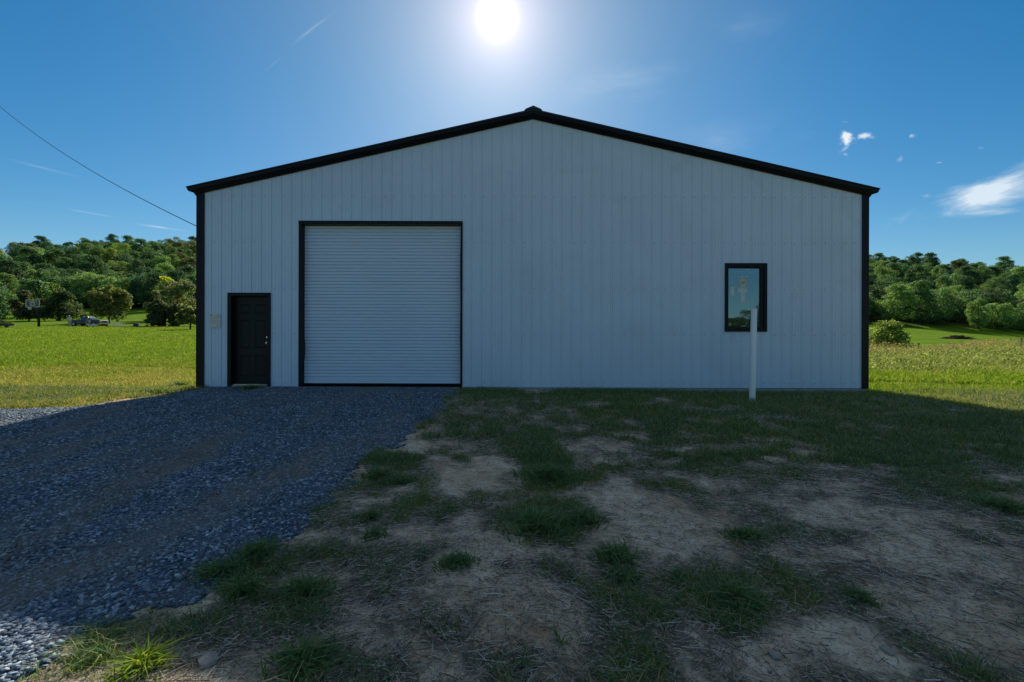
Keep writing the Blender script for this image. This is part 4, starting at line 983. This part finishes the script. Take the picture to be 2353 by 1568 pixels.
def head(mb, c, r_, face):
    bm = bmesh.new(); bmesh.ops.create_uvsphere(bm, u_segments=16, v_segments=12, radius=1)
    f = Vector(face).normalized(); sdv = Vector((0, 0, 1)).cross(f).normalized(); c = Vector(c)
    vs = []
    for v in bm.verts:
        q = v.co.copy(); fw_ = q.y; k2 = 1.0
        if q.z < -.2: k2 = 1 - .35 * (-q.z - .2)
        dd = 0
        if fw_ > .5: dd = .16 * math.exp(-((q.x / .22) ** 2 + ((q.z + .1) / .25) ** 2)) - .07 * (math.exp(-(((abs(q.x) - .38) / .16) ** 2 + ((q.z - .08) / .14) ** 2))) - .03 * math.exp(-((q.x / .3) ** 2 + ((q.z + .5) / .06) ** 2))
        vs.append(c + sdv * q.x * r_ * .78 * k2 + f * (fw_ + dd) * r_ * .92 * k2 + Vector((0, 0, q.z * r_ * 1.18)))
    mb.add(vs, [[v.index for v in fc_.verts] for fc_ in bm.faces]); bm.free()
    for s in (-1, 1): e = c + sdv * s * r_ * .8; mb.tube([e - f * .01 + Vector((0, 0, -.02)), e + sdv * s * .012, e - f * .01 + Vector((0, 0, .03))], [.012, .018, .012], 6)
def person_standing():
    x, y = at(159.5, 73.5), 73.5
    o = empty('person', (x, y, T(x, y) - .0), rad(8)); tag(o, 'person in a cream shirt and patterned trousers standing left of the pickup truck', 'person')
    # faces -y (the camera) bending slightly forward
    J = [(0, 0, .95, .13, .10), (0, -.02, 1.15, .14, .10), (0, -.06, 1.38, .15, .10), (0, -.12, 1.50, .055), (0, -.17, 1.60, .05),
         (.19, -.07, 1.42, .06), (.29, -.06, 1.14, .045), (.27, -.10, .88, .03), (-.19, -.07, 1.42, .06), (-.29, -.06, 1.14, .045), (-.25, -.12, .90, .03),
         (.10, 0, .90, .085), (.12, -.02, .50, .062), (.12, .02, .09, .042), (.13, -.13, .04, .035), (-.10, 0, .90, .085), (-.12, -.02, .50, .062), (-.12, .02, .09, .042), (-.13, -.13, .04, .035)]
    E_ = [(0, 1), (1, 2), (2, 3), (3, 4), (2, 5), (5, 6), (6, 7), (2, 8), (8, 9), (9, 10), (0, 11), (11, 12), (12, 13), (13, 14), (0, 15), (15, 16), (16, 17), (17, 18)]
    skin('body', J, E_, M_SKIN, o)
    hm = MB(); head(hm, (0, -.20, 1.68), .105, (0, -1, -.35)); hm.build('head', M_SKIN, o, smooth=True)
    hh = MB(); hand(hh, .27, -.10, .87, 1); hh.build('hand', M_SKIN, o, smooth=True); hh = MB(); hand(hh, -.25, -.12, .89, 1); hh.build('hand', M_SKIN, o, smooth=True)
    skin('shirt', [(0, 0, .93, .17, .13), (0, -.02, 1.15, .175, .13), (0, -.06, 1.40, .17, .12), (.20, -.07, 1.43, .08), (.26, -.065, 1.24, .068), (-.20, -.07, 1.43, .08), (-.26, -.065, 1.24, .068)],
         [(0, 1), (1, 2), (2, 3), (3, 4), (2, 5), (5, 6)], plain('cream_cotton', (.60, .56, .50), .9), o)
    pm, t_ = newmat('patterned_trousers'); ps = t_.n('ShaderNodeTexCoord').outputs['Object']
    out(t_, t_.n('ShaderNodeBsdfPrincipled', ins={'Base Color': t_.ramp(t_.noise(ps, 14, 2), [(.45, (.50, .46, .42)), (.55, (.16, .13, .12))]), 'Roughness': .9}).outputs[0])
    skin('trousers', [(0, 0, .96, .15, .115), (.105, 0, .84, .105), (.125, -.02, .50, .082), (.125, .02, .12, .065), (-.105, 0, .84, .105), (-.125, -.02, .50, .082), (-.125, .02, .12, .065)],
         [(0, 1), (1, 2), (2, 3), (0, 4), (4, 5), (5, 6)], pm, o)
    hr = MB(); hr.tube([(0, -.16, 1.80), (0, -.14, 1.76), (0, -.12, 1.66), (.02, -.06, 1.54), (.03, -.02, 1.46)], [.05, .105, .105, .07, .03], 12); hr.build('hair', M_HAIR, o, smooth=True)
def person_sitting():
    x, y = at(201, 73.8), 73.8
    o = empty('person', (x, y, T(x, y) + .05), rad(40)); tag(o, 'person in a grey blue shirt sitting beside the white cart in front of the truck', 'person')
    J = [(0, 0, .48, .14, .11), (0, .0, .68, .13, .10), (0, -.10, .95, .15, .10), (0, -.17, 1.06, .055), (0, -.2, 1.14, .05),
         (.19, -.10, .97, .058), (.27, -.26, .74, .043), (.16, -.48, .62, .03), (-.19, -.10, .97, .058), (-.27, -.26, .74, .043), (-.15, -.48, .60, .03),
         (.11, -.05, .46, .085), (.15, -.46, .50, .066), (.15, -.46, .10, .045), (.15, -.58, .04, .035), (-.11, -.05, .46, .085), (-.15, -.46, .50, .066), (-.15, -.46, .10, .045), (-.15, -.58, .04, .035)]
    E_ = [(0, 1), (1, 2), (2, 3), (3, 4), (2, 5), (5, 6), (6, 7), (2, 8), (8, 9), (9, 10), (0, 11), (11, 12), (12, 13), (13, 14), (0, 15), (15, 16), (16, 17), (17, 18)]
    skin('body', J, E_, M_SKIN2, o)
    hm = MB(); head(hm, (0, -.24, 1.24), .105, (0, -1, -.4)); hm.build('head', M_SKIN2, o, smooth=True)
    for s in (1, -1): hh = MB(); hand(hh, s * .155, -.49, .61, 1, (0, -.8, -.5)); hh.build('hand', M_SKIN2, o, smooth=True)
    skin('shirt', [(0, 0, .46, .17, .135), (0, 0, .68, .17, .13), (0, -.10, .96, .17, .12), (.20, -.11, .97, .078), (.25, -.20, .82, .065), (-.20, -.11, .97, .078), (-.25, -.20, .82, .065)],
         [(0, 1), (1, 2), (2, 3), (3, 4), (2, 5), (5, 6)], plain('slate_cotton', (.10, .14, .22), .9), o)
    skin('trousers', [(0, -.02, .46, .15, .12), (.12, -.10, .46, .10), (.15, -.46, .50, .082), (.15, -.46, .14, .065), (-.12, -.10, .46, .10), (-.15, -.46, .50, .082), (-.15, -.46, .14, .065)],
         [(0, 1), (1, 2), (2, 3), (0, 4), (4, 5), (5, 6)], plain('denim', (.05, .06, .09), .9), o)
    cp = MB(); cp.tube([(0, -.22, 1.26), (0, -.22, 1.32), (0, -.22, 1.37)], [.108, .10, .05], 14); cp.box(-.07, .07, -.42, -.28, 1.275, 1.29); cp.build('cap', plain('grey_cap', (.16, .17, .17), .9), o)
    st = empty('garden_stool', (x, y, T(x, y)), rad(40)); tag(st, 'small low stool under the sitting person', 'stool')
    s_ = MB(); s_.box(-.17, .17, -.15, .17, .38, .42); s_.build('seat', M_BLK, st)
    for a_ in (-.14, .14):
        for b2 in (-.12, .14): s_ = MB(); s_.tube([(a_, b2, -.03), (a_ * .9, b2 * .9, .38)], .015, 6); s_.build('leg', M_BLK, st)
person_standing(); person_sitting()

def cart():
    x, y = at(214, 72.0), 72.0; o = empty('garden_cart', (x, y, T(x, y)), rad(-14)); o.scale = (.72, .72, .72); tag(o, 'long white tub cart with a rounded fender before the truck', 'cart')
    b = MB(); b.add([(-1.1, -.4, .22), (1.25, -.3, .22), (1.25, .3, .22), (-1.1, .4, .22), (-1.25, -.5, .52), (1.75, -.38, .62), (1.75, .38, .62), (-1.25, .5, .52),
                     (-1.18, -.43, .52), (1.62, -.31, .62), (1.62, .31, .62), (-1.18, .43, .52), (-1.05, -.35, .28), (1.2, -.25, .28), (1.2, .25, .28), (-1.05, .35, .28)],
                    [(0, 1, 2, 3), (0, 1, 5, 4), (1, 2, 6, 5), (2, 3, 7, 6), (3, 0, 4, 7), (4, 5, 9, 8), (5, 6, 10, 9), (6, 7, 11, 10), (7, 4, 8, 11), (8, 9, 13, 12), (9, 10, 14, 13), (10, 11, 15, 14), (11, 8, 12, 15), (12, 13, 14, 15)])
    b.build('tub', M_WHITE, o)
    for s in (-1, 1):
        w_ = MB(); w_.tube([(-.9, s * .5, .22), (-.9, s * .62, .22)], .24, 16); w_.build('wheel', M_RUB, o)
        f_ = MB(); n2 = 10
        f_.tube([(-.9 + .36 * math.cos(math.pi * k_ / n2), s * .56, .2 + .34 * math.sin(math.pi * k_ / n2)) for k_ in range(n2 + 1)], .05, 6); f_.build('fender', M_WHITE, o)
    h = MB(); h.tube([(-1.2, 0, .5), (-1.9, 0, .72), (-2.3, 0, .74)], .03, 6); h.build('handle', M_WHITE, o)
cart()
def mat_red():
    x, y = at(236, 72.5), 72.5; o = empty('wheelbarrow', (x, y, T(x, y)), rad(12)); tag(o, 'low red wheelbarrow tray beside the front of the white cart', 'wheelbarrow')
    b = MB(); b.add([(-.45, -.25, .18), (.35, -.2, .18), (.35, .2, .18), (-.45, .25, .18), (-.6, -.36, .40), (.6, -.3, .44), (.6, .3, .44), (-.6, .36, .40)], [(0, 1, 2, 3), (0, 1, 5, 4), (1, 2, 6, 5), (2, 3, 7, 6), (3, 0, 4, 7)]); b.build('tray', M_RED, o)
    b = MB(); b.tube([(.55, -.04, .17), (.55, .04, .17)], .17, 14); b.build('wheel', M_RUB, o)
    for s in (-1, 1): b = MB(); b.tube([(.55, s * .06, .17), (-.4, s * .22, .2), (-1.1, s * .28, .48)], .02, 6); b.build('handle', M_GREY, o); b = MB(); b.tube([(-.35, s * .22, .2), (-.42, s * .22, -.04)], .018, 6); b.build('leg', M_GREY, o)
mat_red()
def hoop():
    x, y = at(88.5, 71), 71; z = T(x, y); o = empty('basketball_hoop', (x, y, z)); tag(o, 'black basketball hoop with clear white-edged backboard in the field', 'basketball hoop')
    p = MB(); p.box(-.12, .12, -.12, .12, -.3, 3.85); p.build('pole', M_TRIM, o, bevel=.02)
    bx_ = -.50
    m_, t_ = newmat('clear_acrylic'); out(t_, t_.n('ShaderNodeMixShader', ins={0: .04, 1: t_.n('ShaderNodeBsdfTransparent', ins={0: (.85, .9, .9, 1)}).outputs[0], 2: t_.n('ShaderNodeBsdfGlossy', ins={'Roughness': .05}).outputs[0]}).outputs[0])
    W2, H2, zc = 1.2, .58, 3.62; R = Matrix.Rotation(rad(-6), 4, 'Z'); Tm = Matrix.Translation((bx_ + .12, -.55, 0)) @ R
    b = MB(); b.box(-W2, W2, -.01, .01, zc - H2, zc + H2, Tm); bd = b.build('backboard', m_, o)
    b = MB()
    for a in ((-W2, W2, zc + H2 - .05, zc + H2), (-W2, W2, zc - H2, zc - H2 + .05), (-W2, -W2 + .05, zc - H2 + .051, zc + H2 - .051), (W2 - .05, W2, zc - H2 + .051, zc + H2 - .051),
              (-.32, .32, zc + .10, zc + .15), (-.32, -.27, zc - .32, zc + .099), (.27, .32, zc - .32, zc + .099), (-.269, .269, zc - .32, zc - .27)): b.box(a[0], a[1], -.03, .03, a[2], a[3], Tm)
    b.build('board_lines', M_WHITE, bd)
    b = MB()
    for q in (-.36, .36): b.box(q - .03, q + .03, .035, .08, zc - H2 - .05, zc + H2 + .06, Tm)
    b.build('board_support', M_BLK, o)
    b = MB()
    for zz_ in (3.35, 3.75): b.tube([(0, 0, zz_), tuple(Tm @ Vector((.36, .08, zz_ + .12 - .25))), tuple(Tm @ Vector((-.36, .08, zz_ - .15)))], .035, 6)
    b.build('arm', M_BLK, o)
    rc_ = Tm @ Vector((0, -.40, 3.05)); b = MB(); b.tube([(rc_.x + .23 * math.cos(a * math.pi / 8), rc_.y + .23 * math.sin(a * math.pi / 8), 3.05) for a in range(17)], .014, 6, False)
    b.tube([tuple(Tm @ Vector((0, -.17, 3.05))), tuple(Tm @ Vector((0, 0, 3.08)))], .03, 6); rim = b.build('rim', plain('rim_paint', (.3, .08, .03), .5), o)
    b = MB()
    for k_ in range(12):
        for s in (-1, 1):
            pts = []
            for j in range(5):
                a = k_ * math.pi / 6 + s * j * .28; rr_ = .225 - .10 * (j / 4) ** .7; pts.append((rc_.x + rr_ * math.cos(a), rc_.y + rr_ * math.sin(a), 3.04 - .105 * j))
            b.tube(pts, .009, 4, False)
    b.build('net', M_WHITE, rim)
hoop()
def drum():
    x, y = at(313.5, 72), 72; o = empty('plastic_drum', (x, y, T(x, y) + .25), rad(10)); tag(o, 'black plastic drum lying on its side on the grass', 'drum')
    b = MB(); b.tube([(-.38, 0, 0), (-.35, 0, 0), (-.2, 0, 0), (-.18, 0, 0), (.18, 0, 0), (.2, 0, 0), (.35, 0, 0), (.38, 0, 0)], [.22, .26, .27, .285, .285, .27, .26, .22], 20); b.build('barrel', M_BLK, o)
    for s in (-1, 1): b = MB(); b.tube([(s * .38, 0, 0), (s * .40, 0, 0)], .24, 18); b.build('lid', M_GREY, o)
    x, y = at(336.5, 70), 70; b = MB()
    bm = bmesh.new(); bmesh.ops.create_uvsphere(bm, u_segments=18, v_segments=12, radius=.2); b.add([v.co.copy() for v in bm.verts], [[v.index for v in f.verts] for f in bm.faces]); bm.free()
    b.tube([(0, 0, .18), (0, 0, .23)], .05, 10)
    c = b.build('play_ball', M_RED, None, smooth=True, loc=(x, y, T(x, y) + .19)); tag(c, 'round red ball lying on the grass right of the black drum', 'ball')
    b = MB(); pts = []
    for k_ in range(60):
        px = 240 + k_ * 3.6; dep = 70.5 - k_ * .12 + .15 * math.sin(k_ * .6); xx = at(px, dep); pts.append((xx, dep, T(xx, dep) + .16))
    b.tube(pts, .035, 6); c = b.build('garden_hose', plain('red_hose', (.28, .03, .02), .5), None, smooth=True); tag(c, 'long thin red hose stretched across the top of the field', 'hose')
    # white boards by the round tree
    for k_, (px, w_, h2, rz, tl_) in enumerate(((262, .9, .5, .2, .5), (272, 1.0, .55, -.1, .9), (280, .8, .5, .4, 1.1))):
        x, y = at(px, 74 + k_ * .3), 74 + k_ * .3; o = empty('wooden_pallet', (x, y, T(x, y) + .12), rz)
        tag(o, ['leftmost white slatted pallet leaning in the grass under the round tree', 'middle white slatted pallet tilted in the grass under the round tree', 'rightmost white slatted pallet propped in the grass under the round tree'][k_], 'pallet', 'white pallets under the round tree')
        Mx = Matrix.Rotation(tl_ * .6, 4, 'X')
        for j in range(4): b = MB(); b.box(-w_ / 2, w_ / 2, -.01, .01, j * h2 / 4, j * h2 / 4 + .06, Mx); b.build('slat', M_WHITE, o)
        for s in (-1, 1): b = MB(); b.box(s * w_ * .45 - .03, s * w_ * .45 + .03, .012, .05, -.1, h2, Mx); b.build('rail', M_WHITE, o)
drum()
def leftcart():
    x, y = at(5, 66), 66; o = empty('utility_trailer', (x, y, T(x, y)), rad(5)); tag(o, 'low dark utility trailer loaded with cut branches at the left edge', 'trailer')
    b = MB(); b.box(-.9, 1.1, -.5, .5, .25, .34); b.box(-.9, 1.1, -.5, -.46, .341, .62); b.box(-.9, 1.1, .46, .5, .341, .62); b.box(1.06, 1.1, -.459, .459, .341, .62); b.build('bed', M_BLK, o)
    b = MB(); b.box(-2.0, -.95, -.55, .5, .3, .55); b.prism([(-2.0, .55), (-.95, .55), (-1.3, .95), (-2.0, 1.0)], 1, -.5, .45); b.build('toolbox', M_WHITE, o)
    b = MB(); b.tube([(1.1, 0, .3), (2.2, -.1, .24)], .035, 6); b.build('drawbar', M_WHITE, o)
    for s in (-1, 1): b = MB(); b.tube([(0, s * .52, .24), (0, s * .64, .24)], .24, 14); b.build('wheel', M_RUB, o)
    V, Fq = leaves([(-.2, 0, .8, .7, .4, .3), (.5, 0, .7, .6, .4, .2), (-.5, .1, 1.0, .3, .3, .3)], 700, .06, 77); c = npmesh('cut_branches', V, Fq, M_LEAF, o); c.color = (.06, .09, .03, 1)
leftcart()
def powerpole():
    x, y = at(11, 125), 125; z = T(x, y); o = empty('utility_pole', (x, y, z)); tag(o, 'pale grey utility pole with crossarm above the round tree', 'utility pole')
    top = CAMZ + (784 - 659) / 1046 * 125 - z
    b = MB(); b.tube([(0, 0, -1), (0, 0, top)], [.26, .2], 10); b.build('pole', plain('weathered_pole', (.42, .44, .45), .7), o)
    b = MB(); b.box(-2.2, 2.2 * .2, -.08, .08, top - .9, top - .72); b.build('crossarm', M_GREY, o)
    for k_, q in enumerate((-2.0, -1.0)): b = MB(); b.tube([(q, 0, top - .72), (q, 0, top - .45)], .07, 8); b.build('insulator', M_GREY, o)
    for k_, (q, h_) in enumerate(((-.2, top - .1), (-1.0, top - .42), (-2.0, top - 3.4))):
        pts = [(x + q - 60 * s, y - 8 * s, z + h_ - 9 * s * (1 - s) - 3 * s) for s in np.linspace(0, 1, 14)]
        b = MB(); b.tube(pts, .035, 5); c = b.build('power_line', M_GREY, None)
        tag(c, ['top wire running left from the pale utility pole', 'middle wire running left from the pale utility pole', 'lowest wire running left from the pale utility pole'][k_], 'wire', 'wires of the far utility pole')
powerpole()
# service cable to the barn
P0 = Vector((at(0, 20), 20, CAMZ + (784 - 250) / 1046 * 20)); P1 = Vector((XL - .03, 10.95, 3.62))
D_ = P0 - P1; b = MB(); pts = []
for k_ in range(46):
    s = k_ / 40; q = P1 + D_ * s; q.z -= .31 * 4 * s * (1 - s) * (1 if s < 1 else .6); pts.append(tuple(q))
b.tube(pts, .011, 6); c = b.build('service_cable', M_BLK, None, smooth=True); tag(c, 'black overhead cable sloping down to the left side of the barn', 'cable')
b = MB(); b.tube([(0, 0, -1), (0, 0, pts[-1][2] + 1.0)], [.17, .12], 10); px_, py_ = pts[-1][0], pts[-1][1]
# ------------------------------------------------------------------ right meadow
def brush():
    x, y = at(2203, 90), 90; r = random.Random(9); b = MB()
    for k_ in range(420):
        cx = r.gauss(-.3, 1.25); cx = max(-2.6, min(2.9, cx)); hh = .75 * (1 - abs(cx + .4) / 3.4); cy = r.uniform(-.9, .9); z0 = r.uniform(0, max(.05, hh)); a = r.random() * 3.14; l_ = r.uniform(.25, .8); tz = r.uniform(-.25, .25)
        b.tube([(cx - math.cos(a) * l_, cy - math.sin(a) * l_, z0 - tz * l_), (cx + math.cos(a) * l_, cy + math.sin(a) * l_, z0 + tz * l_)], r.uniform(.015, .05), 4)
    o = b.build('brush_pile', M_BRUSH, None, loc=(x, y, T(x, y))); tag(o, 'long low pile of dead brown brush lying in the right meadow', 'brush pile')
brush()
def fence():
    o = empty('wire_fence', (at(2100, 39), 39, 0)); tag(o, 'low wire fence with dark posts behind the tall weeds', 'fence')
    ox, oy = o.location.x, o.location.y
    ups = [1996, 2110, 2235, 2346, 2470]
    pos = [(at(u_, 39 - (k_ * .6)), 39 - k_ * .6) for k_, u_ in enumerate(ups)]
    for x, y in pos: b = MB(); b.tube([(x - ox, y - oy, T(x, y) - .3), (x - ox + .02, y - oy, T(x, y) + (1.28 if x > pos[2][0] + 1 and x < pos[4][0] - 1 else .8))], [.085, .075], 8); b.build('post', plain('old_post', (.07, .06, .05), .9) if x == pos[0][0] else bpy.data.materials['old_post'], o)
    for zz_ in (.45, .8, 1.12):
        b = MB(); pts = []
        for (x, y), (x2, y2) in zip(pos[:-1], pos[1:]):
            for s in (0, .5): pts.append((x + (x2 - x) * s - ox, y + (y2 - y) * s - oy, T(x + (x2 - x) * s, y + (y2 - y) * s) + zz_ - (.04 if s else 0)))
        b.tube(pts, .008, 4); b.build('wire', M_BRUSH, o)
fence()
for o in list(S.objects):
    if o.type == 'MESH' and o.users == 0: bpy.data.objects.remove(o)
